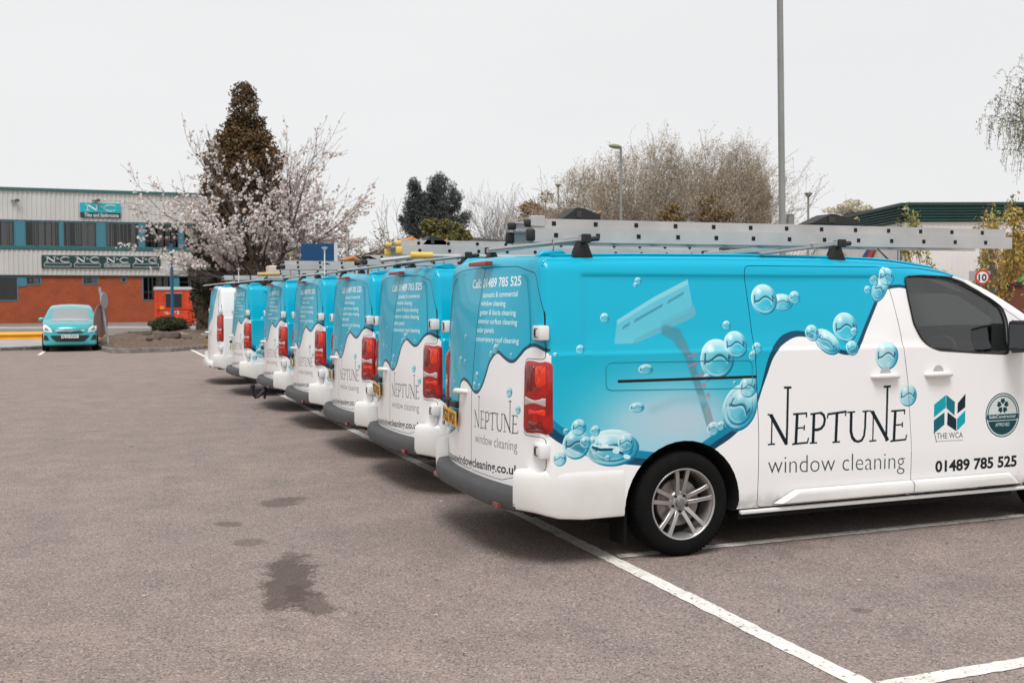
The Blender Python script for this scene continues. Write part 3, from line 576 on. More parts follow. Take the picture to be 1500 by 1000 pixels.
def make_van():
    van = empty('panel_van')
    V, F = van_shape(); base = to_mesh(V, F); skin = Skin(base)
    B = base.copy()
    for x in (0, 3.275):
        for s in (-1, 1):
            t = np.linspace(0, 2*math.pi, 41)[:-1]; rr = .414
            P = [(x+rr*math.cos(a), .325+rr*math.sin(a)) for a in t]; B = boolean(B, prism_mesh(P, 1, s*.60, s*1.2))
    B = boolean(B, prism_mesh([(-1.4, .1), (-.40, .1), (-.40, .345), (-1.4, .345)], 1, -1.2, 1.2))
    cav = [(1.45, .55), (1.45, 1.81), (2.1, 1.765), (2.5, 1.64), (2.9, 1.42), (3.32, 1.16), (3.32, .55)]
    B = boolean(B, prism_mesh(cav, 1, -.795, .795))
    # windscreen opening and glass
    scr = [(2.42, -.66), (2.42, .66), (3.36, .72), (3.36, -.72)]; scr = rpoly(scr, .1, 3)
    def surf_patch(P, ax, c0, c1, off, test, name):
        g = boolean(base.copy(), prism_mesh(P, ax, c0, c1), 'INTERSECT'); bm = bmesh.new(); bm.from_mesh(g)
        bmesh.ops.delete(bm, geom=[f for f in bm.faces if not test(f) or (skin.at(f.calc_center_median(), f.normal)[0] > .0015)], context='FACES')
        for v in bm.verts:
            n = skin.at(v.co, v.normal)[1]; v.co -= n*off
        bmesh.ops.recalc_face_normals(bm, faces=bm.faces)
        bm.to_mesh(g); bm.free(); g.name = name
        for p in g.polygons: p.use_smooth = True; p.material_index = 0
        g.materials.clear(); return g
    wg = surf_patch(scr, 2, 1.0, 2.2, .012, lambda f: f.normal.z > .2, 'windscreen'); B = boolean(B, prism_mesh(scr, 2, 1.02, 2.2))
    link('windscreen', wg, GLASS, van)
    # side doors, cut out of the body and set back in their own gap
    slide = rpoly([(.552, .268), (1.806, .268), (1.80, .62), (1.765, 1.05), (1.70, 1.45), (1.622, 1.845), (.49, 1.845), (.512, 1.45), (.535, 1.09), (.553, .75)], .05)
    cab = rpoly([(1.806, .268), (2.86, .268), (3.02, .75), (3.02, 1.2), (2.93, 1.40), (2.62, 1.575), (2.36, 1.74), (2.16, 1.812), (1.95, 1.838), (1.622, 1.845), (1.70, 1.45), (1.765, 1.05), (1.80, .62)], .03)
    win = [S(*p) for p in [(1325.6, 405), (1350, 403.5), (1389, 405.5), (1410, 413), (1430, 425), (1453, 438.5), (1469, 451), (1476, 470), (1478, 519), (1430, 517), (1376, 513.5), (1362, 508), (1349.6, 494), (1339, 473), (1331, 436)]]
    win = rpoly(win, .03, 2)
    tri = [(win[0][0]+.97, 1.235), (3.02-.04, 1.235), (2.95, 1.345), (2.74, 1.475)]
    tri = [(2.70, 1.235), (2.985, 1.235), (2.955, 1.345), (2.73, 1.475)]
    for s in (-1, 1):
        for nm, P in (('sliding_door' if s < 0 else 'load_door', slide), ('cab_door', cab)):
            pc = prism_mesh(inset(P, .0022), 1, s*.77, s*1.2); pd = prism_mesh(inset(P, -.0022), 1, s*.7703, s*1.2)
            door = boolean(B.copy(), pc, 'INTERSECT'); B = boolean(B, pd)
            if nm == 'cab_door':
                door = boolean(door, prism_mesh(win, 1, s*.7, s*1.2)); door = boolean(door, prism_mesh(tri, 1, s*.86, s*1.2))
            do = link(nm, finish(door, skin), VM, van)
            if nm == 'cab_door':
                gl = surf_patch(win, 1, s*.7, s*1.2, .012, lambda f: f.normal.y*s > .5, 'window'); link('window', gl, GLASS, do)
                sealP = inset(win, .0); b = MB(); y = [s*(HW-float(tumble(z))-.004) for _, z in win]
                b.tube([(x, yy, z) for (x, z), yy in zip(win, y)]+[(win[0][0], y[0], win[0][1]), (win[1][0], y[1], win[1][1])], .0065, 6); b.build('window_seal', BLACK, do, smooth=60)
                q = surf_patch(inset(tri, .003), 1, s*.86, s*1.2, .004, lambda f: f.normal.y*s > .5, 'corner_panel'); link('corner_panel', q, BLACK, do)
            # handle with its finger cup
            hx = 2.03 if nm == 'cab_door' else 1.57; h = MB()
            h.tube([(hx-.115, s*.956, 1.098), (hx-.09, s*.985, 1.10), (hx, s*.992, 1.102), (hx+.085, s*.985, 1.10), (hx+.10, s*.956, 1.098)], [.013, .021, .022, .020, .013], 10)
            ho = h.build('door_handle', WHITE, do, smooth=50)
            c = MB(); cc = [(hx+.045*math.cos(a), 1.12+.045*math.sin(a)) for a in np.linspace(0, math.pi, 12)]
            c.prism(cc, 1, s*.955, s*.9615); c.build('handle_cup', mat('cup_grey', (.42, .42, .42), .5), do)
            m = MB(); x0, x1 = (.66, 1.800) if nm != 'cab_door' else (1.812, 2.80)
            a_, b_ = (.18, .0) if nm != 'cab_door' else (0., .10)
            for i, (z, o_) in enumerate([(.285, .0), (.292, .030), (.335, .036), (.362, .026), (.372, .0)]):
                k = (z-.285)/.087; m.v += [(x0+a_*k+(.012 if o_ == 0 and a_ == 0 else 0)*0, s*(.955+o_), z), (x0+a_*k+.05, s*(.957+o_), z), (x1-b_*k-.05, s*(.957+o_), z), (x1-b_*k, s*(.955+o_), z)]
            # taper the closed ends into the door
            vs = [list(v) for v in m.v]
            for r_ in range(5):
                if a_: vs[r_*4][1] = s*.955
                if b_: vs[r_*4+3][1] = s*.955
            m.v = [tuple(v) for v in vs]
            for i in range(4):
                for j in range(3): m.f.append([i*4+j, i*4+j+1, i*4+5+j, i*4+4+j]); m.m.append(0)
            m.f += [[0, 4, 8, 12, 16], [3, 19, 15, 11, 7]]; m.m += [0, 0]
            m.build('side_moulding', WHITE, do, smooth=30)
    # rear doors, each with a notch for the lamp
    for s in (-1, 1):
        P = [(s*.003, .485), (s*.50, .487), (s*.93, .60), (s*.93, .80), (s*.748, .80), (s*.748, 1.27), (s*.93, 1.27), (s*.90, 1.55), (s*.80, 1.79), (s*.55, 1.838), (s*.003, 1.848)]
        P = rpoly(P, .03, 3); door = boolean(B.copy(), prism_mesh(inset(P, .002), 0, -1.5, -.87), 'INTERSECT'); B = boolean(B, prism_mesh(inset(P, -.002), 0, -1.5, -.87))
        do = link('rear_door', finish(door, skin), VM, van)
        # wide lower half of the outer hinges
        for z0, z1 in ((1.385, 1.475), (.675, .765)):
            h = MB(); x = -.955; h.box(-.992, -.925, s*.965, s*.845, z0, z1); ho = h.build('hinge', WHITE, do, bevel=.012, smooth=40)
            k = MB(); k.box(-.996, -.99, s*.905, s*.885, z0+.025, z1-.025); k.box(-.994, -.99, s*.935, s*.885, z0+.068, z0+.073); k.box(-.994, -.99, s*.935, s*.885, z0+.017, z0+.022); k.build('hinge_pin', DARK, ho)
        if s > 0:
            h = MB(); x = float(rearX(.16, .99)); h.tube([(x+.01, .10, 1.0), (x-.035, .13, 1.005), (x-.04, .22, 1.0), (x-.03, .27, .995), (x+.015, .29, .99)], [.015, .02, .021, .019, .014], 10); h.build('door_handle', WHITE, do, smooth=50)
        g = MB(); Q = rpoly([(s*.07, 1.34), (s*.80, 1.34), (s*.765, 1.60), (s*.70, 1.785), (s*.07, 1.80)], .06, 4)
        pts = [(float(rearX(a, b))-.001, a, b) for a, b in Q]; pts = [p_ for p_ in pts if abs(p_[1]) > .13]; g.tube(pts, .0028, 5); g.build('window_surround', mat('cyan_seal', (0, .24, .33), .5), do, smooth=60)
    # lamps in their notches
    for s in (-1, 1):
        e = bpy.data.objects.new('tail_light', None); COL.objects.link(e); e.parent = van
        def lamp(y0, y1, z0, z1, off, name, m, seg=6, rd=.03):
            k = MB(); ys = np.linspace(y0, y1, seg); zs = np.linspace(z0, z1, seg); ring = []
            Q = rpoly([(y0, z0), (y1, z0), (y1, z1), (y0, z1)], rd, 4)
            c = ((y0+y1)/2, (z0+z1)/2)
            for sc, dx in ((1, .03), (1, -.004), (.94, -off), (.6, -off-.006), (.25, -off-.008)):
                ring.append([(float(rearX(min(.94, max(-.94, c[0]+(a-c[0])*sc)), b))+dx+.012*(abs(c[0]+(a-c[0])*sc) > .9), c[0]+(a-c[0])*sc, c[1]+(b-c[1])*sc) for a, b in Q])
            n = len(Q); vs = [p for r_ in ring for p in r_]
            fs = [(i*n+j, i*n+(j+1) % n, (i+1)*n+(j+1) % n, (i+1)*n+j) for i in range(4) for j in range(n)]+[tuple(range(4*n, 5*n))]
            k.add([(p[0], s*p[1], p[2]) for p in vs], fs); return k.build(name, m, e, smooth=35)
        lamp(.755, .957, .818, 1.258, .014, 'lamp_housing', LENSR); lamp(.768, .952, .985, 1.042, .0165, 'reversing_lens', LENSW, rd=.012)
        lamp(.865, .950, 1.10, 1.235, .0165, 'indicator_lens', LENSO, rd=.03); lamp(.79, .950, .925, .975, .016, 'indicator_lens', LENSO, rd=.012); lamp(.78, .855, 1.06, 1.235, .017, 'brake_lens', LENSD, rd=.02); lamp(.80, .93, .835, .90, .017, 'brake_lens', LENSD, rd=.02)
    link('body', finish(B, skin), VM, van)
    x = -.945
    b = MB(); b.box(-1.045, -.99, -.17, .17, 1.857, 1.885); b.build('high_brake_light', mat('brake_strip', (.35, .03, .02), .3), van, bevel=.006)
    # painted roof-edge spoiler lip round the lamp
    # number plate, its lamps
    p = MB(); p.box(-.006, 0, -.26, .26, -.056, .056); po = p.build('number_plate', PLATE, van, bevel=.004)
    yc = .50; po.location = (float(rearX(yc, .80))-.022, yc, .795); po.rotation_euler.z = -.13*1.2+.02
    lm = letters_mesh('PG22 WGX', .47, .078, .012); lo = link('plate_letters', lm, INKM, po); lo.rotation_euler.z = -math.pi/2; lo.location = (-.0075, .235, -.039)
    for yy in (.36, .66): l = MB(); l.box(float(rearX(yy, .9))-.035, float(rearX(yy, .9))+.03, yy-.07, yy+.07, .872, .915); l.build('plate_light', BLACK, van, bevel=.012)
    # bumpers
    out = []
    for i, yy in enumerate(np.linspace(-.80, .80, 19)):
        xo = -1.09-.10*(1-(abs(yy)/.80)**3.2); out.append((xo, yy))
    g = MB(); prof = [(.13, .335), (.04, .332), (.006, .350), (0, .385), (.008, .428), (.024, .456), (.05, .462), (.14, .470), (.2, .46), (.2, .335)]
    n = len(prof)
    for xo, yy in out:
        for dx, z in prof: g.v.append((xo+dx, yy, z+.012*(1-(yy/.74)**2)*0))
    for i in range(len(out)-1):
        for k in range(n): g.f.append([i*n+k, i*n+(k+1) % n, (i+1)*n+(k+1) % n, (i+1)*n+k]); g.m.append(0)
    g.f += [list(range(n)), list(range((len(out)-1)*n, len(out)*n))]; g.m += [0, 0]
    go = g.build('rear_bumper', GREYP, van, smooth=50)
    for yy in (-.62, .62): r_ = MB(); xx = -1.09-.10*(1-(.62/.80)**3.2); r_.box(xx-.004, xx+.03, yy-.055, yy+.055, .345, .375); r_.build('reflector', LENSD, go, bevel=.004)
    for s in (-1, 1):
        path = [(-.425, .968), (-.7, .972), (-.86, .968), (-.94, .948), (-1.00, .915), (-1.045, .875), (-1.078, .83), (-1.095, .785), (-1.0, .785), (-.93, .84), (-.425, .88)]
        prof = [(.288, .90), (.296, .975), (.318, 1.), (.50, 1.), (.55, .992), (.582, .97), (.598, .93), (.602, .85)]
        g = MB(); c0 = (-.75, .80)
        for z, k in prof:
            for i, (a, b_) in enumerate(path):
                d = (1-k)*.30
                ax_ = a+(d if i >= 4 and i <= 8 else 0)*1.; by = b_-(d if i <= 6 else 0); top = (z-.10*0)
                zz = z+(.055*sst(-.95, -1.08, a) if z > .5 else 0)*0
                pass
                zz = z+.06*sst(-.75, -1.08, a)*(1-sst(.30, .50, z)); g.v.append((ax_, s*by, zz))
        n = len(path)
        for i in range(len(prof)-1):
            for k in range(n): g.f.append([i*n+k, i*n+(k+1) % n, (i+1)*n+(k+1) % n, (i+1)*n+k]); g.m.append(0)
        g.f += [list(range(n)), list(range((len(prof)-1)*n, len(prof)*n))]; g.m += [0, 0]
        me = g.mesh('bumper_corner'); t = np.linspace(0, 2*math.pi, 33)[:-1]
        me = boolean(me, prism_mesh([(.414*math.cos(a), .325+.414*math.sin(a)) for a in t], 1, s*.6, s*1.2))
        for p_ in me.polygons: p_.use_smooth = True
        me.set_sharp_from_angle(angle=R(38)); link('bumper_corner', me, mat('white_dirty', (.76, .755, .74), .3, coat=.5, dirt=(.70, .68, .65), scale=5, detail=6), van)
        sill = MB(); sill.box(.42, 2.86, s*.93, s*.962, .236, .262); sill.build('sill', WHITE, van, bevel=.008, smooth=40)
        # mud flap behind the rear wheel
        mf = MB(); mf.box(-.41, -.39, s*.93, s*.72, .10, .30); mf.build('mud_flap', RUBBER, van, bevel=.004)
        # mirror
        m = MB(); m.box(2.68, 2.80, s*.93, s*1.04, 1.26, 1.31); m.box(2.61, 2.77, s*1.0, s*1.21, 1.25, 1.47)
        mo = m.build('door_mirror', BLACK, van, bevel=.035, smooth=50, seg=3); m = MB(); m.box(2.604, 2.612, s*1.03, s*1.185, 1.275, 1.445); m.build('mirror_glass', mat('mirror', (.7, .72, .74), .03, metal=1.), mo)
    # groove of the sliding-door rail, fuel flap outline, shoulder rail gutter
    g = MB(); g.box(-.47, .535, -.9605, -.9, 1.118, 1.136); g.build('door_rail', DARK, van)
    fl = MB(); Q = rpoly([(-.55, 1.075), (.50, 1.055), (.50, 1.235), (-.55, 1.245)], .04, 3)
    fl.tube([(a, -.9605, b_) for a, b_ in Q]+[(Q[0][0], -.9605, Q[0][1])], .0028, 5); fl.build('rail_cover_seam', mat('cyan_seal', (0, .16, .23), .5), van)
    for s in (-1, 1):
        gt = MB(); gt.tube([(x_, s*(HW-.165), float(HE(x_))+.012) for x_ in np.linspace(-.85, 2.1, 24)], .009, 6); gt.build('roof_seam', CYAN, van, smooth=60)
        a_ = MB(); a_.tube([(-.9, s*.70, 1.892), (-.86, s*.70, 1.912), (-.74, s*.71, 1.914), (-.70, s*.71, 1.902)], [.012, .026, .026, .012], 8); a_.build('roof_boss', CYAN, van, smooth=60)
    # front end
    for s in (-1, 1):
        h = MB(); h.add([(3.70, s*.905, .86), (3.98, s*.80, .80), (4.13, s*.52, .80), (4.10, s*.50, .90), (3.93, s*.76, .99), (3.66, s*.895, 1.02)]+[(3.66, s*.86, .86), (3.9, s*.74, .8), (4.03, s*.5, .8), (4.0, s*.5, .9), (3.86, s*.72, .97), (3.62, s*.85, 1.0)],
                        [(0, 1, 4, 5), (1, 2, 3, 4), (11, 10, 7, 6), (10, 9, 8, 7), (0, 6, 7, 1), (1, 7, 8, 2), (2, 8, 9, 3), (3, 9, 10, 4), (4, 10, 11, 5), (5, 11, 6, 0)]); h.build('headlight', LENSW, van)
    g = MB(); g.box(4.10, 4.225, -.42, .42, .56, .68); g.box(4.10, 4.215, -.5, .5, .36, .5); g.build('grille', BLACK, van, bevel=.02)
    a_ = MB(); p1 = Vector(on(1305, 384, 1, .16))-Vector((0, HW, 0)); p2 = Vector(on(1285, 364, 1, .22))-Vector((0, HW, 0)); a_.tube([p1-(p2-p1)*.05, p1+(p2-p1)*.2, p2], [.012, .007, .005], 6); a_.build('aerial', BLACK, van)
    # cab
    for s in (-1, 1):
        se = bpy.data.objects.new('seat', None); COL.objects.link(se); se.parent = van
        k = MB(); k.box(1.85, 2.35, s*.40-.24, s*.40+.24, .66, .86); k.build('seat_base', SEAT, se, bevel=.05, smooth=50)
        k = MB(); k.prism([(1.83, .82), (1.98, .82), (1.80, 1.50), (1.68, 1.50)], 1, s*.40-.23, s*.40+.23); k.build('backrest', SEAT, se, bevel=.04, smooth=50)
        k = MB(); k.prism([(1.70, 1.55), (1.80, 1.54), (1.76, 1.74), (1.67, 1.74)], 1, s*.40-.12, s*.40+.12); k.build('headrest', SEAT, se, bevel=.035, smooth=50)
    d = MB(); d.prism([(2.62, .7), (2.60, 1.12), (2.72, 1.20), (3.25, 1.15), (3.25, .7)], 1, -.78, .78); d.build('dashboard', TRIM, van, bevel=.02)
    w = MB(); c = Vector((2.52, -.40, 1.16)); ax1 = Vector((0, 1, 0)); ax2 = Vector((.42, 0, .9)).normalized()
    w.tube([c+(ax1*math.cos(t)+ax2*math.sin(t))*.19 for t in np.linspace(0, 2*math.pi, 33)], .015, 8); w.tube([c-ax1*.19, c, c+ax1*.19], .014, 6); w.tube([c, c-ax2*.19], .014, 6); w.tube([c, c+Vector((.2, 0, -.1))], .03, 6)
    w.build('steering_wheel', BLACK, van, smooth=60)
    u = MB(); u.box(.45, 2.8, -.88, .88, .19, .30); u.box(-.98, -.42, -.80, .80, .30, .37); u.box(-.42, .45, -.58, .58, .17, .32); u.tube([(-.5, .3, .2), (1.5, .3, .22)], .05, 8); u.tube([(0, -.8, .335), (0, .8, .335)], .05, 8); u.tube([(3.275, -.8, .335), (3.275, .8, .335)], .05, 8); u.build('underbody', DARK, van)  # full-width floor box added to deepen the shade under the van
    for x_ in (0, 3.275):
        for s in (-1, 1): make_wheel(van, 'wheel', x_, s*.845, s)
    # roof bars with their feet and the clamp rods
    for x_ in (-.64, 1.27):
        b = MB(); b.box(x_-.022, x_+.022, -.86, .86, 1.985, 2.018); bo = b.build('roof_bar', ALU, van, bevel=.005)
        for s in (-1, 1):
            f = MB(); y_ = s*.80; f.add([(x_-.072, y_-.03, 1.885), (x_+.072, y_-.03, 1.885), (x_+.072, y_+.03, 1.885), (x_-.072, y_+.03, 1.885), (x_-.028, y_-.03, 1.99), (x_+.028, y_-.03, 1.99), (x_+.028, y_+.03, 1.99), (x_-.028, y_+.03, 1.99)],
                                        [(0, 1, 2, 3), (4, 5, 6, 7), (0, 1, 5, 4), (1, 2, 6, 5), (2, 3, 7, 6), (3, 0, 4, 7)]); f.build('bar_foot', BLACK, bo, bevel=.01, smooth=30)
            e = MB(); e.box(x_-.03, x_+.03, s*.855, s*.885, 1.975, 2.03); e.build('end_cap', BLACK, bo, bevel=.008)
        for s in (-1,):
            r_ = MB(); y_ = s*.80+.03*0-.02; r_.tube([(x_-.62, y_+.0, 1.925), (x_+.02, y_, 1.998)], .009, 8); r_.tube([(x_-.60, y_+.05, 1.935), (x_+.03, y_+.05, 2.006)], .006, 8)
            c = Vector((x_-.20, y_, 1.972)); r_.tube([c+Vector((.01*math.cos(t), .035*math.cos(t), .035*math.sin(t)-.01)) for t in np.linspace(0, 5.2, 14)], .004, 5); r_.build('clamp_rod', mat('dull_steel', (.30, .31, .31), .45, metal=.6), van, smooth=50)
            g_ = MB(); g_.tube([(x_+.05, y_, 2.0), (x_+.11, y_, 2.007)], .017, 10); g_.box(x_-.02, x_+.022, y_-.016, y_+.02, 1.975, 2.022); g_.build('rod_grip', BLACK, van, smooth=40, bevel=.004)
    return van
# ---------------------------------------------------------------- the car park surface
YB = 82.8
def Wl(u, v, y=YB): q = on(u, v, 1, y); return float(q[0]), float(q[2])
def asphalt():
    m = bpy.data.materials.new('asphalt'); m.use_nodes = True; t = m.node_tree; N = t.nodes; K = t.links.new; b = N['Principled BSDF']; b.inputs['Roughness'].default_value = .85; b.inputs['Specular IOR Level'].default_value = .3
    tc = N.new('ShaderNodeTexCoord'); O = tc.outputs['Object']
    def noise_(sc, det=3, rg=.5):
        n = N.new('ShaderNodeTexNoise'); n.inputs['Scale'].default_value = sc; n.inputs['Detail'].default_value = det; n.inputs['Roughness'].default_value = rg; K(O, n.inputs['Vector']); return n.outputs['Fac']
    def rng(x, a, b_, c=0., d=1.):
        n = N.new('ShaderNodeMapRange'); n.inputs[1].default_value = a; n.inputs[2].default_value = b_; n.inputs[3].default_value = c; n.inputs[4].default_value = d; K(x, n.inputs[0]); return n.outputs[0]
    def mixc(f, a, b_, mode='MIX'):
        n = N.new('ShaderNodeMix'); n.data_type = 'RGBA'; n.blend_type = mode; K(f, n.inputs[0]) if not isinstance(f, float) else setattr(n.inputs[0], 'default_value', f)
        for i, c in ((6, a), (7, b_)):
            if isinstance(c, tuple): n.inputs[i].default_value = (*c, 1)
            else: K(c, n.inputs[i])
        return n.outputs[2]
    def math_(op, a, b_=None, v=0.):
        n = N.new('ShaderNodeMath'); n.operation = op; K(a, n.inputs[0])
        if b_ is not None: K(b_, n.inputs[1])
        else: n.inputs[1].default_value = v
        return n.outputs[0]
    c = mixc(rng(noise_(.35, 4), .35, .65), (.305, .234, .202), (.262, .205, .179))
    c = mixc(rng(noise_(.11, 3), .42, .62, 0, .45), c, (.33, .268, .246)); c = mixc(rng(noise_(2.2, 5, .65), .35, .7), c, (.205, .163, .148))
    vo = N.new('ShaderNodeTexVoronoi'); vo.inputs['Scale'].default_value = 115; K(O, vo.inputs['Vector']); sp = N.new('ShaderNodeSeparateColor'); K(vo.outputs['Color'], sp.inputs[0])
    c = mixc(rng(sp.outputs[0], .72, .98, 0, .55), c, (.55, .48, .44)); c = mixc(rng(sp.outputs[1], .66, .98, 0, .75), c, (.055, .043, .038)); c = mixc(rng(sp.outputs[2], .80, .95, 0, .4), c, (.30, .20, .16))
    c = mixc(rng(noise_(55, 5, .75), .5, .75, 0, .6), c, (.10, .082, .074))
    wv = N.new('ShaderNodeTexVoronoi'); wv.feature = 'DISTANCE_TO_EDGE'; wv.inputs['Scale'].default_value = .33; nn_ = N.new('ShaderNodeTexNoise'); nn_.inputs['Scale'].default_value = 1.7; nn_.inputs['Detail'].default_value = 6; K(O, nn_.inputs['Vector'])
    ad = N.new('ShaderNodeMix'); ad.data_type = 'VECTOR'; ad.inputs[0].default_value = .22; K(O, ad.inputs[4]); K(nn_.outputs['Color'], ad.inputs[5]); K(ad.outputs[1], wv.inputs['Vector'])
    c = mixc(math_('MULTIPLY', rng(wv.outputs['Distance'], .003, .0008, 0, .22), rng(noise_(.45, 3), .5, .6)), c, (.075, .058, .05))
    pits = N.new('ShaderNodeTexVoronoi'); pits.inputs['Scale'].default_value = 1.1; K(O, pits.inputs['Vector']); c = mixc(rng(pits.outputs['Distance'], .035, .02), c, (.05, .04, .036))
    wob = noise_(5.5, 6, .65); wob2 = noise_(38, 4, .7)
    def dark_patch(u0, v0, u1, v1, u2, v2, st, rot=0.):
        g0, ga, gb = gp(u0, v0), gp(u1, v1), gp(u2, v2); ex = (ga-g0); ey = (gb-g0)
        mp = N.new('ShaderNodeMapping'); mp.vector_type = 'TEXTURE'; mp.inputs['Location'].default_value = g0; mp.inputs['Rotation'].default_value = (0, 0, math.atan2(ex.y, ex.x)); mp.inputs['Scale'].default_value = (ex.length, ey.length, 1)
        K(O, mp.inputs['Vector']); l = N.new('ShaderNodeVectorMath'); l.operation = 'LENGTH'; K(mp.outputs[0], l.inputs[0])
        d = math_('ADD', l.outputs['Value'], rng(wob, .3, .7, -.36, .36)); d = math_('ADD', d, rng(wob2, .3, .7, -.22, .22)); return rng(d, 1.0, .72, 0, st)
    for a in [(424, 850, 470, 848, 412, 808, .8), (452, 880, 482, 876, 444, 856, .66), (412, 735, 440, 738, 412, 727, .6), (335, 767, 356, 766, 335, 763, .55), (365, 794, 388, 788, 365, 788, .45), (1460, 860, 1520, 850, 1462, 840, .16), (1260, 893, 1272, 897, 1262, 888, .5),  # stains on the open asphalt
              (1010, 770, 1200, 800, 1000, 735, .25), (640, 780, 760, 800, 640, 750, .12)]:  # faint darker ellipses under the near van and at its tail
        c = mixc(dark_patch(*a), c, (.075, .052, .043))
    K(c, b.inputs['Base Color'])
    h = math_('ADD', rng(vo.outputs['Distance'], 0, .8, .6, 0), noise_(300, 2)); bp = N.new('ShaderNodeBump'); bp.inputs['Strength'].default_value = .55; bp.inputs['Distance'].default_value = .004; K(h, bp.inputs['Height']); K(bp.outputs[0], b.inputs['Normal'])
    return m
g = MB(); n = 24
for i in range(n+1):
    for j in range(n+1): g.v.append((-600+1200*i/n, -300+1200*j/n, 0))
for i in range(n):
    for j in range(n): g.f.append([i*(n+1)+j, (i+1)*(n+1)+j, (i+1)*(n+1)+j+1, i*(n+1)+j+1]); g.m.append(0)
tag(g.build('ground', asphalt()), kind='structure', label='worn pinkish grey asphalt of the car park')
def paint_mat():
    m = bpy.data.materials.new('road_paint'); m.use_nodes = True; t = m.node_tree; N = t.nodes; K = t.links.new; b = N['Principled BSDF']; b.inputs['Roughness'].default_value = .7
    tc = N.new('ShaderNodeTexCoord')
    def nz(sc, d, r): n_ = N.new('ShaderNodeTexNoise'); n_.inputs['Scale'].default_value = sc; n_.inputs['Detail'].default_value = d; n_.inputs['Roughness'].default_value = r; K(tc.outputs['Object'], n_.inputs['Vector']); return n_.outputs['Fac']
    mr = N.new('ShaderNodeMapRange'); mr.inputs[1].default_value = .635; mr.inputs[2].default_value = .585; K(nz(34, 6, .7), mr.inputs[0]); K(mr.outputs[0], b.inputs['Alpha'])
    mx = N.new('ShaderNodeMix'); mx.data_type = 'RGBA'; mx.inputs[6].default_value = (.82, .77, .71, 1); mx.inputs[7].default_value = (.50, .45, .41, 1); r2 = N.new('ShaderNodeMapRange'); r2.inputs[1].default_value = .42; r2.inputs[2].default_value = .72; K(nz(9, 8, .75), r2.inputs[0]); K(r2.outputs[0], mx.inputs[0]); K(mx.outputs[2], b.inputs['Base Color'])
    return m
PAINT = paint_mat()
def line(name, a, b_, w, label=None, z=.004):
    a, b_ = Vector(a), Vector(b_); d = (b_-a); L = d.length; d /= L; nn = Vector((-d.y, d.x)); k = MB(); N_ = min(900, int(L/.03)); r1_, r2_ = random.Random(int(L*1000)), random.Random(5)
    for i in range(N_+1):
        p = a+d*L*i/N_; e1 = noise.noise(Vector((i*.35, 1, L)))*.010+r1_.uniform(-.003, .003); e2 = noise.noise(Vector((i*.35, 9, L)))*.010+r1_.uniform(-.003, .003)
        q1, q2 = p+nn*(w/2+e1), p-nn*(w/2+e2); k.v += [(q1.x, q1.y, z), (q2.x, q2.y, z)]
        if i: k.f.append([2*i-2, 2*i-1, 2*i+1, 2*i]); k.m.append(0)
    return tag(k.build(name, PAINT), kind='structure', label=label)
line('bay_end_line', (-.453, -7), (-.453, 31.6), .105, 'long white line running under the tails of the parked vans')
for i in range(-1, 13):
    y = .165+2.47*i if i >= 0 else .165-2.45
    line('bay_line', (-.39, y), (4.4, y), .085 if i >= 0 else .10, z=.0045)
a, b_ = gp(57, 520), gp(70, 511); line('bay_line', a.xy, b_.xy, .11)
# paving, kerbs and bed beyond the car park
CONC = mat('pale_paving', (.36, .33, .31), .85, var=.25, scale=1.4, bump=.3, bscale=30); KERB = mat('kerb_concrete', (.24, .215, .195), .9, var=.4, scale=5, bump=.4, bscale=40); TARM = mat('dark_tarmac', (.19, .165, .15), .9, var=.3, scale=.8)
SOIL = mat('soil', (.13, .085, .058), .95, var=.6, scale=6, bump=.8, bscale=14)
kl = [gp(-160, 519), gp(0, 514.5), gp(70, 512), gp(140, 509)]
bedf = [gp(140, 509), gp(150, 514), gp(164, 517), (gp(200, 517)), gp(250, 515), gp(300, 511), gp(380, 505), gp(560, 497)]
back = [gp(620, 486), gp(400, 488), gp(310, 492), gp(160, 497), gp(60, 498), gp(0, 499), gp(-220, 502)]
def slab(name, pts, z, m, label=None, kind='structure', z0=0.0):
    return tag(MB().prism([(p.x, p.y) for p in pts], 2, z0, z).build(name, m), label, kind=kind)
slab('pavement', kl[:3]+[gp(132, 508.5)]+[gp(140, 500), gp(60, 499.5), gp(-240, 503)], .11, CONC, 'pale paved strip behind the teal car')
road = [gp(-900, 478), gp(-300, 500), gp(0, 498.2), gp(150, 497), gp(330, 490), gp(640, 484), gp(900, 470), gp(400, 462), gp(-900, 462)]
tag(MB().add([(p.x, p.y, .012) for p in road], [tuple(range(len(road)))]).build('service_road', TARM), 'dark service road in front of the red brick unit', kind='structure')
strip = [gp(-200, 483), gp(330, 480), gp(330, 477.5), gp(-200, 480)]
tag(MB().add([(p.x, p.y, .018) for p in strip], [tuple(range(4))]).build('pale_road_strip', CONC), kind='structure')
def kerbs(path, w=.14, h=.14, n=.9):
    path = [Vector((p.x, p.y, 0)) for p in path]
    for a, b_ in zip(path[:-1], path[1:]):
        L = (b_-a).length; k = max(1, round(L/n)); d = (b_-a)/k; u = d.normalized(); nn = Vector((-u.y, u.x, 0))
        for i in range(k):
            p0 = a+d*i+u*.006; p1 = a+d*(i+1)-u*.006; q = MB(); hh = h+rnd.uniform(-.008, .008)
            q.v = [tuple(p0-nn*0), tuple(p1), tuple(p1+nn*w), tuple(p0+nn*w)]+[(v[0], v[1], hh) for v in (p0, p1, p1+nn*w, p0+nn*w)]
            q.f = [[0, 3, 2, 1], [4, 5, 6, 7], [0, 1, 5, 4], [1, 2, 6, 5], [2, 3, 7, 6], [3, 0, 4, 7]]; q.m = [0]*6
            yield q
kroot = empty('kerb', gp(200, 514)); tag(kroot, 'low concrete kerb edging the car park and planting bed', kind='structure')
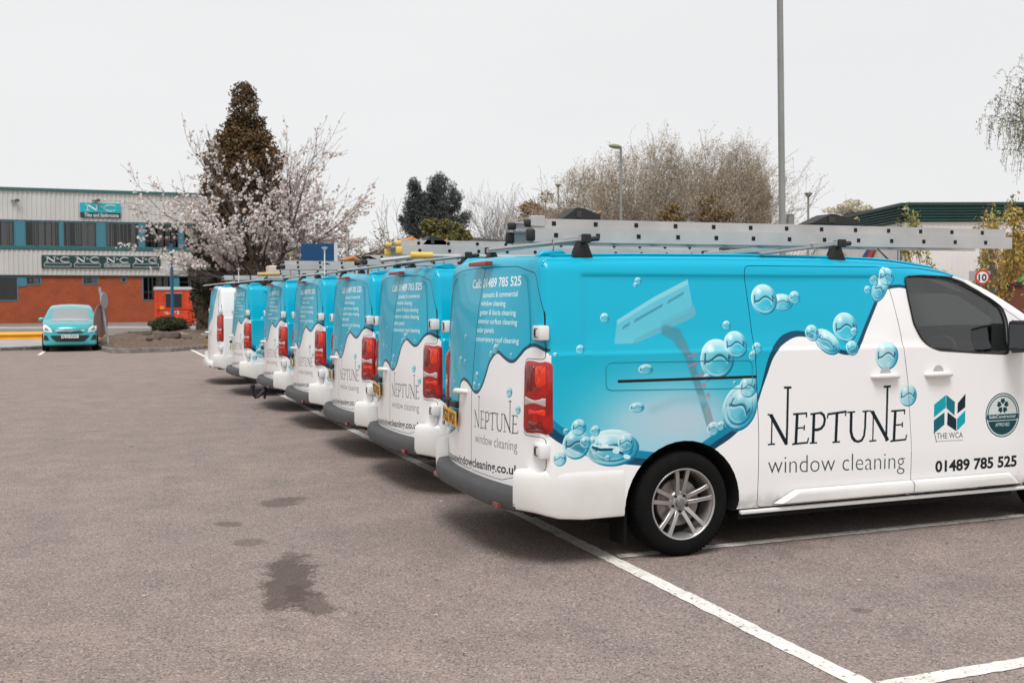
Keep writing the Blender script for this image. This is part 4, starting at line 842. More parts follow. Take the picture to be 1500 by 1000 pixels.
for q in list(kerbs(kl))+list(kerbs(bedf)):
    o = q.build('kerb_stone', KERB, kroot, bevel=.015); o.matrix_parent_inverse = Matrix.Translation(-kroot.location)
# soil heaped in the bed
bed = MB(); A_ = [Vector((p.x, p.y, 0)) for p in bedf]; B_ = [gp(142, 500), gp(160, 499), gp(180, 496), gp(215, 493.5), gp(260, 491), gp(300, 488), gp(390, 485), gp(600, 481)]
def lerpath(P, t): x = t*(len(P)-1); i = min(len(P)-2, int(x)); return Vector(P[i]).lerp(Vector(P[i+1]), x-i)
nu, nv = 120, 26
for i in range(nu+1):
    for j in range(nv+1):
        p = lerpath(A_, i/nu).lerp(lerpath(B_, i/nu), .02+.98*j/nv); e = min(1, 6*j/nv, 6*(nv-j)/nv, 10*i/nu)
        bed.v.append((p.x, p.y, .10+e*(.16+.14*noise.fractal(Vector((p.x*.9, p.y*.4, 0)), 1., 2., 4)+.05*noise.noise(Vector((p.x*5, p.y*2, 3))))))
for i in range(nu):
    for j in range(nv): bed.f.append([i*(nv+1)+j, (i+1)*(nv+1)+j, (i+1)*(nv+1)+j+1, i*(nv+1)+j+1]); bed.m.append(0)
tag(bed.build('planting_bed', SOIL, smooth=60), 'bare brown soil bed round the tree trunk', kind='structure')
def rock(name, p, sx, sy, sz, m, label, seed, group=None):
    bm = bmesh.new(); bmesh.ops.create_icosphere(bm, subdivisions=2, radius=1)
    for v in bm.verts:
        n = 1+.35*noise.noise(v.co*1.5+Vector((seed, 0, 0))); v.co = Vector((v.co.x*sx*n, v.co.y*sy*n, max(-.6, min(.55, v.co.z))*sz*(1+.3*noise.noise(v.co*2+Vector((0, seed, 0))))))
    me = bpy.data.meshes.new(name); bm.to_mesh(me); bm.free(); o = link(name, me, m); o.location = p; return tag(o, label, 'stone', group)
STONE = mat('stone', (.34, .31, .28), .9, var=.4, scale=3, bump=.4, bscale=12); DSTONE = mat('dark_stone', (.09, .07, .055), .95, var=.4, scale=3, bump=.4)
for k, (u, v, w, h, m, l) in enumerate([(207, 497, 1.15, .22, DSTONE, 'long dark flat stone at the left end of the soil bed'), (254, 497, 1.2, .10, STONE, 'pale flat slab of stone under the clipped shrub'), (247, 502, 1.0, .3, DSTONE, 'dark broken stone below the pale slab in the bed'),
                               (299, 500, .28, .12, STONE, 'small pale stone beside the ivy-clad trunk'), (225, 506, .5, .16, DSTONE, 'brown clod of earth at the front of the bed'), (275, 505, .35, .14, DSTONE, 'small dark clod of earth right of the slab')]):
    p = gp(u, v+1); p.z = .26; rock('stone', p, w*.5, .45, h, m, l, k*7.)

# ---------------------------------------------------------------- trees
def seg_mesh(name, segs, sides=3):
    P0 = np.array([s[0] for s in segs]); P1 = np.array([s[1] for s in segs]); r0 = np.array([s[2] for s in segs])[:, None]; r1_ = np.array([s[3] for s in segs])[:, None]
    d = P1-P0; d /= np.maximum(1e-9, np.linalg.norm(d, axis=1, keepdims=True)); a = np.cross(d, np.where(abs(d[:, 2:3]) > .9, [[1., 0, 0]], [[0, 0, 1.]])); a /= np.linalg.norm(a, axis=1, keepdims=True); b_ = np.cross(d, a)
    n = len(segs); V = np.empty((n, 2*sides, 3))
    for k in range(sides):
        t = 2*math.pi*k/sides; o = a*math.cos(t)+b_*math.sin(t); V[:, k] = P0+o*r0; V[:, sides+k] = P1+o*r1_
    F = np.array([[k, (k+1) % sides, sides+(k+1) % sides, sides+k] for k in range(sides)]); F = (F[None]+(np.arange(n)*2*sides)[:, None, None]).reshape(-1, 4)
    return quad_mesh(name, V.reshape(-1, 3), F)
def quad_mesh(name, V, F):
    me = bpy.data.meshes.new(name); me.vertices.add(len(V)); me.vertices.foreach_set('co', V.astype(np.float32).ravel()); me.loops.add(F.size); me.loops.foreach_set('vertex_index', F.ravel().astype(np.int32))
    me.polygons.add(len(F)); me.polygons.foreach_set('loop_start', np.arange(0, F.size, 4, dtype=np.int32)); me.polygons.foreach_set('loop_total', np.full(len(F), 4, np.int32)); me.update(calc_edges=True); return me
def leaf_mesh(name, P, size, rg, aspect=.6, droop=0., per=1):
    P = np.repeat(np.asarray(P), per, 0); n = len(P); P = P+rg.normal(0, 1, (n, 3))*np.mean(size)*(.6 if per > 1 else 0)
    d = rg.normal(0, 1, (n, 3)); d[:, 2] -= droop; d /= np.linalg.norm(d, axis=1, keepdims=True); e = np.cross(d, rg.normal(0, 1, (n, 3))); e /= np.linalg.norm(e, axis=1, keepdims=True)
    s = rg.uniform(size[0], size[1], (n, 1)); V = np.stack([P-d*s, P-e*s*aspect+d*s*.15, P+d*s, P+e*s*aspect+d*s*.15], 1); F = np.arange(4*n).reshape(n, 4); return quad_mesh(name, V.reshape(-1, 3), F)
class Grower:
    def __init__(s, seed): s.r = random.Random(seed); s.big = []; s.small = []; s.tips = []
    def grow(s, p, d, L, r, lvl, kids, spread, trop, wig, shrink=.62, seg=5, twist=0., minr=.004):
        R_ = s.r; d = d.normalized(); pts = [p.copy()]; st = L/seg; q = p.copy(); dd = d.copy(); rr = r
        for i in range(seg):
            dd = (dd+Vector((R_.gauss(0, wig), R_.gauss(0, wig), R_.gauss(0, wig)))+Vector((0, 0, trop/seg))).normalized(); nq = q+dd*st; r2 = max(minr, r*(1-(i+1)/seg*.62))
            (s.big if rr > .035 else s.small).append((tuple(q), tuple(nq), rr, r2)); q = nq; rr = r2; pts.append(q.copy())
            if lvl > 0:
                nk = kids[lvl] / seg; m = int(nk)+(R_.random() < nk-int(nk))
                if i == 0 and lvl > 1: m = int(m*.4)
                for _ in range(m):
                    a = R_.uniform(spread*.55, spread*1.25); ax = dd.cross(Vector((R_.gauss(0, 1), R_.gauss(0, 1), R_.gauss(0, 1)))).normalized()
                    nd = Matrix.Rotation(a, 3, ax) @ dd; s.grow(q-dd*st*R_.random(), nd, L*shrink*R_.uniform(.6, 1.15), max(minr, rr*.55), lvl-1, kids, spread, trop, wig, shrink, max(3, seg-1), twist, minr)
            if lvl == 0: s.tips.append(tuple(q))
        if lvl > 0: s.grow(q, dd, L*shrink, rr, lvl-1, kids, spread, trop, wig, shrink, max(3, seg-1), twist, minr)
def make_tree(name, base, g, bark, leaf=None, leafmat=None, label='', cat='tree', group=None, twigmat=None, leafname='crown'):
    root = empty(name, base, 0, label, cat, group); inv = Matrix.Translation(-Vector(base))
    if g.big: o = link('trunk', seg_mesh('trunk', g.big, 6), bark, root); o.matrix_parent_inverse = inv
    if g.small: o = link('twigs', seg_mesh('twigs', g.small, 3), twigmat or bark, root); o.matrix_parent_inverse = inv; o['kind'] = 'stuff'
    if leaf is not None:
        for i, (lm, mm) in enumerate(zip(leaf, leafmat)): o = link(leafname if i == 0 else 'inner_leaves', lm, mm, root); o.matrix_parent_inverse = inv; o['kind'] = 'stuff'
    return root
BARK = mat('bark', (.085, .068, .058), .95, var=.4, scale=6, bump=.5, bscale=20); TWIG = mat('twig_brown', (.16, .125, .10), .9); PALEB = mat('birch_bark', (.36, .33, .29), .9, var=.5, scale=5); DTW = mat('twig_grey', (.13, .11, .10), .9)
BLOS = mat('blossom', (.86, .80, .76), .8, dirt=(.72, .63, .59), scale=3); CONIF = mat('brown_evergreen', (.135, .088, .036), .8, dirt=(.055, .032, .015), scale=1.4); CONIF2 = mat('rusty_foliage', (.24, .12, .03), .8, dirt=(.12, .065, .025), scale=1.6)
IVY = mat('ivy_leaf', (.055, .060, .028), .6, dirt=(.025, .026, .014), scale=4); PINE = mat('pine_needles', (.085, .100, .090), .8, dirt=(.045, .055, .052), scale=1.); YEL = mat('young_yellow_leaf', (.42, .32, .07), .7, dirt=(.24, .24, .07), scale=1.5); ORL = mat('orange_leaf', (.52, .30, .06), .7, dirt=(.36, .30, .09), scale=1.5)
IVG = mat('ivy_crown', (.22, .20, .05), .7, dirt=(.11, .11, .04), scale=1.); BUD = mat('bud_brown', (.43, .36, .24), .85, dirt=(.32, .26, .18), scale=.6); BGRN = mat('birch_leaf', (.24, .24, .14), .8); BOX = mat('clipped_green', (.075, .080, .022), .7, dirt=(.03, .036, .014), scale=5); PGRN = mat('pale_green_bud', (.62, .59, .47), .8)
# blossoming cherry
def cherry():
    b = at(392, 489, 50.); b.z = 0.15; g = Grower(11); V = Vector; rt, dp = V((_r[0], _r[1], 0)), V((_f[0], _f[1], 0)).normalized()
    g.grow(b, V((0, 0, 1)), 2.6, .24, 0, [0], .5, 0, .03, seg=4); top = V(g.big[-1][1])
    limbs = [(-1., .50, 5.6, .13), (-.95, .85, 6.0, .12), (-.8, 1.0, 6.4, .11), (.65, 1.2, 5.8, .11), (1., .85, 5.2, .11), (.25, 1.6, 6.2, .11), (-.45, 1.5, 6.2, .11), (-.62, 1.15, 5.9, .12), (-.25, 1.5, 5.4, .12), (.1, 1.35, 5.2, .13), (.42, 1.25, 5.6, .12), (.8, .95, 4.6, .12), (1., .6, 4.3, .12), (.95, .28, 3.6, .1), (-1., .30, 4.6, .12), (-.6, .3, 4.4, .11), (.5, .35, 3.4, .1), (.1, .5, 3.2, .1), (-.3, .45, 3.6, .1)]
    for i, (x, z, L, r) in enumerate(limbs):
        dep = g.r.uniform(-.7, .7); g.grow(top-V((0, 0, g.r.uniform(0, .8))), rt*x+V((0, 0, z))+dp*dep*.7, L*(.80 if z > .8 else .64)*(.80 if x < -.7 else .88), r, 3, [0, 4.8, 5.0, 5.0], .60, .04 if z > .5 else -.04, .10, .58, 6, minr=.007)
    T = np.array(g.tips); rg = np.random.RandomState(3); H = T[:, 2]; keep = (rg.random(len(T)) < np.interp(H, [2, 4, 6, 7.5, 10], [.95, .9, .62, .34, .26])) & (H > 3.1); P = T[keep]; g.small = [q for q in g.small if q[1][2] > 2.5]
    P = P[rg.randint(0, len(P), 11000)]+rg.normal(0, .03, (11000, 3))
    lm = leaf_mesh('blossom', P, (.026, .056), rg, .9, per=6)
    print('cherry', len(g.small), len(T), len(P)); make_tree('cherry_tree', b, g, BARK, [lm], [BLOS], 'spreading cherry tree with pale pink blossom in front of the dark conifer', twigmat=DTW, leafname='blossom')
cherry()
def blob_points(rg, n, shapes):
    """points through and near the skin of lumpy ellipsoids (centre, radii)"""
    w = np.array([s[1][0]*s[1][2] for s in shapes], float); w /= w.sum(); out = []
    for s, k in zip(shapes, rg.multinomial(n, w)):
        d = rg.normal(0, 1, (k, 3)); d /= np.linalg.norm(d, axis=1, keepdims=True); rad = rg.uniform(.25, 1, (k, 1))**.45
        lump = 1+.22*np.sin(d[:, :1]*5+s[0][0])*np.sin(d[:, 2:]*6+s[0][2])+rg.normal(0, .06, (k, 1)); out.append(np.array(s[0])+d*rad*lump*np.array(s[1]))
    return np.concatenate(out)
def conifer():
    D = 57.; b = at(352, 486, D); b.z = .15; px = FPX/D; rg = np.random.RandomState(5)
    def c(u, v, w, h): p = at(u, v, D); return ((p.x, p.y+rg.uniform(-.6, .6), p.z), (w/px/2, w/px/2*.9, h/px/2))
    sh = [c(354, 136, 36, 30), c(364, 140, 26, 34), c(356, 160, 44, 44), c(368, 182, 48, 34), c(350, 186, 44, 36), c(362, 206, 74, 40), c(335, 215, 56, 50), c(378, 215, 52, 50), c(318, 238, 44, 44), c(355, 245, 74, 60), c(394, 240, 40, 44), c(316, 272, 46, 46), c(350, 285, 84, 76), c(398, 278, 44, 50), c(322, 325, 62, 60), c(370, 330, 90, 80), c(404, 330, 44, 60), c(335, 365, 80, 60), c(385, 370, 90, 60), c(370, 410, 120, 80), c(400, 440, 120, 80), c(345, 440, 70, 90), c(322, 395, 50, 70), c(330, 470, 60, 60), c(400, 470, 130, 50), c(350, 400, 90, 60)]
    P = blob_points(rg, 44000, sh); P2 = blob_points(rg, 9000, sh[3:15]); g = Grower(2); g.big = [(tuple(b), tuple(at(350, 300, D)), .28, .2), (tuple(at(350, 300, D)), tuple(at(356, 135, D)), .2, .05)]
    for _ in range(110):
        s = sh[rg.randint(8, len(sh))][0]; z0 = s[2]-rg.uniform(0, 1.2); g.small.append(((b.x+.1, b.y, z0), tuple(np.array(s)+rg.normal(0, .7, 3)), .03, .012))
    make_tree('conifer_tree', b, g, BARK, [leaf_mesh('crown', P, (.06, .14), rg, .5), leaf_mesh('crown2', P2, (.05, .11), rg, .6)], [CONIF, CONIF2], 'tall dark brown conifer with a narrow ragged top behind the blossom')
conifer()
def ivy_trunk():
    D = 53.; b = at(297, 489, D); b.z = .1; px = FPX/D; rg = np.random.RandomState(8); g = Grower(4); t = [at(297, 489, D), at(299, 450, D), at(301, 410, D), at(307, 370, D), at(315, 330, D)]
    g.big = [(tuple(t[i]), tuple(t[i+1]), [.40, .33, .3, .24, .2][i], [.33, .3, .24, .2, .1][i]) for i in range(4)]
    for i in range(26): p = t[1].lerp(t[4], rg.random()); q = p+Vector(rg.normal(0, .9, 3))+Vector((0, 0, .5)); g.small.append((tuple(p), tuple(q), .02, .008))
    P = []
    for i in range(7500):
        k = rg.random()**.8*.999*4; p = t[int(k)].lerp(t[int(k)+1], k-int(k)); a = rg.uniform(0, 6.28); r = np.interp(k, [0, 1, 2, 3, 4], [.42, .42, .55, .75, .9])*(1+.3*math.sin(k*6+a*2))+abs(rg.normal(0, .08)); P.append((p.x+r*math.cos(a), p.y+r*math.sin(a), p.z+rg.normal(0, .15)))
    P = np.array(P); P = P[P[:, 2] > np.interp(rg.random(len(P)), [0, 1], [.2, 3.2])]
    make_tree('ivy_clad_tree', b, g, mat('mossy_bark', (.12, .085, .055), .95, var=.5, scale=4, bump=.7, bscale=12), [leaf_mesh('ivy', P, (.04, .09), rg, .8)], [IVY], 'stout leaning tree trunk wrapped in dark ivy beside the red container', leafname='ivy')
ivy_trunk()
def shrub():
    D = 50.; b = gp(247, 492); b.z = .15; rg = np.random.RandomState(9); px = FPX/D; g = Grower(3)
    for i in range(60): d = rg.normal(0, 1, 3); g.small.append((tuple(b), (b.x+d[0]*.35, b.y+d[1]*.3, b.z+.25+abs(d[2])*.2), .015, .006))
    c = b+Vector((0, 0, .42)); P = blob_points(rg, 15000, [((c.x, c.y, c.z), (.80, .7, .36)), ((c.x-.35, c.y, c.z-.08), (.52, .6, .30)), ((c.x+.38, c.y, c.z-.08), (.52, .6, .30))])
    make_tree('clipped_shrub', b, g, BARK, [leaf_mesh('foliage', P, (.025, .05), rg, .5)], [BOX], 'low rounded green shrub at the foot of the blue pole', 'shrub', leafname='foliage')
shrub()
def pine():
    D = 95.; b = at(632, 445, D); b.z = 0; px = FPX/D; rg = np.random.RandomState(12); g = Grower(6); sh = []
    def P_(u, v, j=0.): p = at(u, v, D+j); return tuple(p)
    for (u0, v0, u1, v1) in [(632, 380, 608, 275), (634, 380, 634, 268), (636, 380, 652, 268), (630, 370, 596, 300), (640, 370, 672, 290), (642, 360, 684, 318), (628, 360, 590, 325), (636, 330, 643, 262), (622, 340, 604, 270), (633, 380, 620, 285), (636, 380, 664, 278)]:
        a, c = Vector(P_(u0, v0)), Vector(P_(u1, v1, rg.uniform(-3, 3))); g.big.append((tuple(a), tuple(c), .14, .04))
        for k in range(26):
            t = .15+.85*k/25; p = a.lerp(c, t); w = 1.15*(1.05-t)+.16
            for s in range(3): ang = rg.uniform(0, 6.28); q = p+Vector((math.cos(ang)*w*rg.uniform(.5, 1.2), math.sin(ang)*w*rg.uniform(.5, 1.2), rg.uniform(-.1, .5))); g.small.append((tuple(p), tuple(q), .03, .015)); sh.append(((q.x, q.y, q.z), (.42, .42, .32)))
    P = blob_points(rg, 36000, sh); make_tree('pine_tree', b, g, BARK, [leaf_mesh('crown', P, (.06, .16), rg, .3)], [PINE], 'dark many-topped pine tree beyond the van roofs left of centre')
pine()
def bare(name, u, v0, vtop, D, seed, label, spread=.5, kids=(0, 3, 4, 4, 4), trop=.25, mats=(BARK, DTW), width=1., leafm=None, nleaf=0, lsize=(.05, .1), wig=.1, minr=.010, lvl=3, group=None, cat='tree', droop=0., shrink=.62, r0=None, stems=1, per=1, fill=None):
    b = at(u, v0, D); b.z = 0; top = at(u, vtop, D).z; g = Grower(seed); H = top
    for s in range(stems):
        d = Vector((g.r.gauss(0, .12)*(stems > 1)*width, g.r.gauss(0, .12)*(stems > 1), 1)); g.grow(b+Vector((g.r.gauss(0, .3)*(stems > 1), 0, 0)), d, H*.42, r0 or H*.016, lvl, list(kids), spread, trop, wig, shrink, 6, minr=minr)
    lf = None; ft = np.zeros((0, 3))
    if fill:
        rg = np.random.RandomState(seed+5); n_ = 2400; c_ = np.array([b.x, b.y, H*.60]); P_ = blob_points(rg, n_, [((b.x+rg.normal(0, fill*.35), b.y, H*rg.uniform(.35, .78)), (fill*.52, fill*.5, H*.20)) for _ in range(9)])
        dz = (P_-np.array([b.x, b.y, H*.1])); dz /= np.linalg.norm(dz, axis=1, keepdims=True); dz += rg.normal(0, .38, (n_, 3)); Q_ = P_+dz*rg.uniform(.25, .8, (n_, 1)); ft = Q_
        g.small += [(tuple(p_), tuple(q_), .009, .006) for p_, q_ in zip(P_, Q_)]
    if nleaf:
        rg = np.random.RandomState(seed); T_ = np.concatenate([np.array(g.tips), ft, ft, ft]); T_ = T_[rg.randint(0, len(T_), nleaf)]+rg.normal(0, .10, (nleaf, 3)); lf = [leaf_mesh('leaves', T_, lsize, rg, .55, droop, per)]
    # fit the height the tree really has
    zs = max(max(s[1][2] for s in g.small), 1e-3); k = top/zs
    def f(p): return (b.x+(p[0]-b.x)*width, b.y+(p[1]-b.y)*width, p[2]*k)
    g.big = [(f(a), f(c), r, q) for a, c, r, q in g.big]; g.small = [(f(a), f(c), r, q) for a, c, r, q in g.small]
    if lf:
        me = lf[0]; co = np.empty(len(me.vertices)*3, np.float32); me.vertices.foreach_get('co', co); co = co.reshape(-1, 3); co[:, 0] = b.x+(co[:, 0]-b.x)*width; co[:, 1] = b.y+(co[:, 1]-b.y)*width; co[:, 2] *= k; me.vertices.foreach_set('co', co.ravel()); me.update()
    return make_tree(name, b, g, mats[0], lf, [leafm], label, cat, group, mats[1], 'leaves')
GT = mat('grey_twig_far', (.24, .215, .205), .9); BT = mat('birch_twig', (.37, .31, .25), .9)
bare('bare_tree', 740, 445, 264, 75., 21, 'leafless grey tree between the pine and the birches', .52, (0, 4.4, 4.6, 4.6), .2, (GT, GT), 1.1, minr=.013, lvl=3, fill=2.2)
bare('bare_tree', 575, 445, 287, 110., 28, 'faint leafless tree just left of the dark pine', .42, (0, 4, 5, 5), .3, (GT, GT), 1.5, minr=.018)
bare('bare_shrub', 545, 445, 325, 90., 23, 'low leafless thicket of grey twigs left of the pine', .6, (0, 6, 6, 6), .15, (GT, GT), 2.2, BUD, 6000, (.05, .1), minr=.018, stems=6, r0=.06, cat='shrub')
bare('bare_shrub', 600, 445, 338, 85., 24, 'brownish leafless bush in front of the pine', .6, (0, 6, 6, 6), .15, (TWIG, TWIG), 1.9, BUD, 6000, (.05, .1), minr=.018, stems=6, r0=.06, cat='shrub')
birch = [(850, 232, 62., 31, 'pale twiggy birch at the left end of the birch row', 5), (898, 212, 58., 37, 'birch directly behind the green street lamp', 5), (957, 180, 60., 32, 'tallest birch of the row, right of the green street lamp', 6), (1020, 184, 60., 33, 'broad birch in the middle of the row with a pale gap beside it', 6), (1075, 190, 62., 34, 'birch with pinkish upper twigs in the right half of the row', 6), (1104, 232, 64., 35, 'lower birch behind the tall lamp column', 4)]
for u, vt, D, sd, lb, st in birch:
    bare('birch_tree', u, 445, vt, D, sd, lb, .46, (0, 5.6, 5.4, 5.2, 4), .12, (PALEB, BT), 1.02 if u < 1100 else .75, BUD, 26000 if u < 1100 else 12000, (.025, .055), .17, .0095, 3, 'birches beyond the car park', stems=st, r0=.075, shrink=.68, fill=2.3 if u < 1100 else 1.6)
def bush(name, u, v, w, h, D, m, n, seed, label, size=(.06, .13), twig=TWIG):
    b = at(u, 446, D); b.z = 0; px = FPX/D; c = at(u, v, D); rg = np.random.RandomState(seed); g = Grower(seed)
    for i in range(90): q = np.array(c)+rg.normal(0, 1, 3)*np.array([w/px*.25, w/px*.2, h/px*.25]); g.small.append((tuple(b+Vector((rg.normal(0, .2), 0, 0))), tuple(q), .05, .015))
    sh = [((c.x+rg.normal(0, w/px*.24), c.y+rg.normal(0, w/px*.2), c.z+rg.normal(0, h/px*.22)), (w/px*.2, w/px*.2, h/px*.22)) for _ in range(12)]
    P = blob_points(rg, n, sh); return make_tree(name, b, g, BARK, [leaf_mesh('crown', P, size, rg, .6)], [m], label, 'tree' if 'tree' in name else 'shrub', None, twig)
bush('ivy_topped_tree', 653, 343, 56, 44, 70., IVG, 9000, 41, 'squat yellow-green ivy-covered tree in front of the dark pine', (.06, .12))
bush('budding_tree', 785, 308, 62, 44, 75., mat('ochre_bud', (.34, .22, .11), .85, dirt=(.22, .15, .08), scale=1.), 3600, 42, 'ochre budding tree left of the birch row', (.05, .10))
bush('yew_tree', 1106, 304, 44, 44, 66., mat('brown_yew', (.13, .10, .065), .85), 9000, 43, 'small dense brown evergreen at the right foot of the birches', (.06, .12))
bush('budding_bush', 985, 320, 40, 26, 56., mat('ochre_leaf', (.24, .16, .07), .85), 2600, 44, 'low ochre bush in front of the tallest birch', (.05, .1))
bush('budding_bush', 1050, 312, 66, 40, 57., mat('ochre_leaf', (.24, .16, .07), .85), 5200, 45, 'wide golden-brown bush in front of the middle birches', (.05, .1))
bush('pale_green_tree', 1252, 305, 66, 20, 120., PGRN, 3000, 46, 'pale budding tree showing over the sloping green roof', (.1, .2), GT)
# birch whose drooping sprays reach in at the upper right
def edge_birch():
    D = 24.; b = at(1600, 520, D); b.z = 0; g = Grower(51); rg = np.random.RandomState(51); g.big = [(tuple(b), tuple(at(1592, 250, D)), .16, .12), (tuple(at(1592, 250, D)), tuple(at(1580, -60, D)), .12, .05)]; L = []
    px = FPX/D
    for (u0, v0, u1, v1, drop) in [(1592, 260, 1490, 112, 30), (1590, 240, 1478, 125, 40), (1592, 280, 1452, 166, 45), (1592, 260, 1445, 178, 30), (1592, 290, 1462, 140, 60), (1592, 300, 1470, 190, 50), (1592, 300, 1482, 175, 70), (1592, 300, 1495, 205, 50), (1592, 260, 1500, 150, 90), (1590, 250, 1494, 98, 30), (1592, 300, 1505, 185, 80), (1592, 240, 1510, 130, 90), (1592, 290, 1485, 150, 50)]:
        a, c = at(u0, v0, D), at(u1, v1, D+rg.uniform(-1, 1)); n = 12; pts = []
        for i in range(n+1): t = i/n; p = a.lerp(c, t)+Vector((0, 0, .5*math.sin(t*3.1)-.0))+Vector(rg.normal(0, .04, 3)); pts.append(p)
        for i in range(n): g.small.append((tuple(pts[i]), tuple(pts[i+1]), .02*(1-i/n)+.004, .02*(1-(i+1)/n)+.004))
        for i in range(5, n+1):
            for k in range(3):
                q = pts[i].copy(); dr = Vector(rg.normal(0, .5, 3)); ln = rg.uniform(.3, 1.)*drop/px*1.3
                for s in range(6):
                    dr = (dr+Vector((0, 0, -.30 if s < 3 else -.7))).normalized(); q2 = q+dr*ln/6; g.small.append((tuple(q), tuple(q2), .004, .003)); q = q2
                    for _ in range(3): L.append(tuple(q+Vector(rg.normal(0, .03, 3))))
    make_tree('birch_tree', b, g, PALEB, [leaf_mesh('leaves', np.array(L), (.014, .032), rg, .5, .8)], [BGRN], 'birch with drooping green catkin sprays hanging in at the upper right edge', twigmat=DTW, leafname='leaves')
edge_birch()
for u, vt, D, sd, m, lb, w in [(1358, 303, 33., 61, YEL, 'slim sapling with yellow leaf tips left of the speed limit sign', .8), (1419, 300, 36., 62, YEL, 'sapling with sparse greenish leaves directly behind the speed limit sign', .9), (1447, 292, 40., 65, YEL, 'sapling with mixed yellow leaves left of the orange wall', .8), (1476, 296, 31., 63, ORL, 'pale-stemmed sapling with orange-yellow leaves in front of the orange wall', .9), (1512, 300, 30., 64, ORL, 'bushy orange-leaved sapling at the right edge of the picture', 1.)]:
    bare('sapling_tree', u, 470, vt, D, sd, lb, .42, (0, 3, 4, 4), .35, (mat('sapling_bark', (.26, .235, .21), .9), TWIG), w, m, 1000 if sd != 64 else 1500, (.04, .085), .08, .006, 3, 'young trees along the right boundary', r0=.055, shrink=.6, per=1)

# loose grit, leaves and petals lying on the asphalt
def litter(n, xr, yr, size, m, name, label, seed):
    rg = np.random.RandomState(seed); P = np.c_[rg.uniform(*xr, n), rg.uniform(*yr, n), np.full(n, .006)]; a = rg.uniform(0, 6.28, n); s = rg.uniform(*size, n); V = []
    for k in range(4): t = a+k*math.pi/2; q = s*(1 if k % 2 else .45); V.append(np.c_[P[:, 0]+np.cos(t)*q, P[:, 1]+np.sin(t)*q, P[:, 2]+rg.uniform(0, .008, n)])
    V = np.stack(V, 1).reshape(-1, 3); o = link(name, quad_mesh(name, V, np.arange(4*n).reshape(n, 4)), m); tag(o, label, name.replace('_', ' '), kind='stuff')
litter(900, (-7, 4), (-5, 14), (.004, .014), mat('grit_dark', (.05, .04, .035), .9), 'loose_grit', 'loose dark grit and crumbs scattered over the asphalt', 1)
litter(420, (-9, 3), (-4, 28), (.006, .018), mat('petal_pale', (.55, .48, .44), .8), 'fallen_petals', 'pale petals and chips scattered over the asphalt', 2)
# ---------------------------------------------------------------- brick and cladding unit on the left
TEAL = mat('teal_frame', (.045, .19, .25), .5); GREENT = mat('green_trim', (.03, .13, .12), .5); CLAD = mat('grey_cladding', (.58, .565, .545), .55, metal=.1, var=.08, scale=.6)
BRICK = mat('red_brick_far', (.40, .085, .030), .9, dirt=(.29, .062, .024), scale=1.2, detail=8); DGL = mat('dark_window_glass', (.016, .018, .02), .08, spec=.6); BLIND = mat('blind_fabric', (.48, .46, .43), .8); SGN = mat('dark_green_sign', (.008, .045, .042), .5); SGT = mat('turquoise_sign', (.0, .40, .46), .45); SGW = mat('sign_white', (.75, .76, .75), .5)
def brickmat():
    m = BRICK; t = m.node_tree; N = t.nodes; K = t.links.new; b = N['Principled BSDF']; src = b.inputs['Base Color'].links[0].from_socket
    br = N.new('ShaderNodeTexBrick'); tc = N.new('ShaderNodeTexCoord'); mp = N.new('ShaderNodeMapping'); mp.inputs['Rotation'].default_value = (R(90), 0, 0); mp.inputs['Scale'].default_value = (1, 1, 1)
    K(tc.outputs['Object'], mp.inputs[0]); K(mp.outputs[0], br.inputs[0]); br.inputs['Scale'].default_value = 1.; br.inputs['Brick Width'].default_value = .225; br.inputs['Row Height'].default_value = .075; br.inputs['Mortar Size'].default_value = .006
    br.inputs['Color1'].default_value = (1, 1, 1, 1); br.inputs['Color2'].default_value = (.78, .74, .72, 1); br.inputs['Mortar'].default_value = (.9, 1.2, 1.4, 1)
    mx = N.new('ShaderNodeMix'); mx.data_type = 'RGBA'; mx.blend_type = 'MULTIPLY'; mx.inputs[0].default_value = .6; K(src, mx.inputs[6]); K(br.outputs[0], mx.inputs[7]); K(mx.outputs[2], b.inputs['Base Color'])
brickmat()
bl = empty('industrial_unit', (-6, YB, 0), 0, 'two-storey unit with grey ribbed cladding above a red brick ground floor', 'building'); BI = Matrix.Translation(-bl.location)
def part(k, name, m, parent=bl, **kw):
    o = k.build(name, m, parent, **kw); o.matrix_parent_inverse = BI if parent is bl else Matrix.Identity(4); return o
XL, XR = -34., Wl(345, 400)[0]
z_top = Wl(100, 277)[1]; z_trim = Wl(100, 281)[1]; zw1 = Wl(100, 323.5)[1]; zw0 = Wl(100, 362)[1]; zs0 = Wl(100, 366)[1]; zc0 = Wl(100, 403)[1]
def holes(rects, x0, x1, z0, z1):
    """wall strips left round window openings given in order along x"""
    out = []; x = x0
    for a, b_, c, d in sorted(rects):
        if a > x: out.append((x, a, z0, z1))
        if c > z0: out.append((a, b_, z0, c))
        if d < z1: out.append((a, b_, d, z1))
        x = b_
    if x < x1: out.append((x, x1, z0, z1))
    return out
def wr(u0, v1, u1, v0): a, c = Wl(u0, v0); b_, d = Wl(u1, v1); return (a, b_, max(0.05, c), min(d, zc0-.06))
low = [wr(-70, 405, 26, 441), wr(38, 405, 60, 417), wr(121, 405, 144, 416.5), wr(177.5, 406, 185.5, 413.5), wr(209, 405, 250, 440), wr(262, 405, 300, 440), wr(-160, 405, -96, 441), wr(330, 405, 420, 440)]
k = MB()
for r_ in holes(low, XL, XR, 0, zc0-.02): k.box(r_[0], r_[1], YB+.05, YB+.35, r_[2], r_[3])
part(k, 'brick_wall', BRICK)
k = MB(); k.box(XL, XR, YB+.4, YB+18, 0, z_top-.3); part(k, 'inner_shell', DARK)
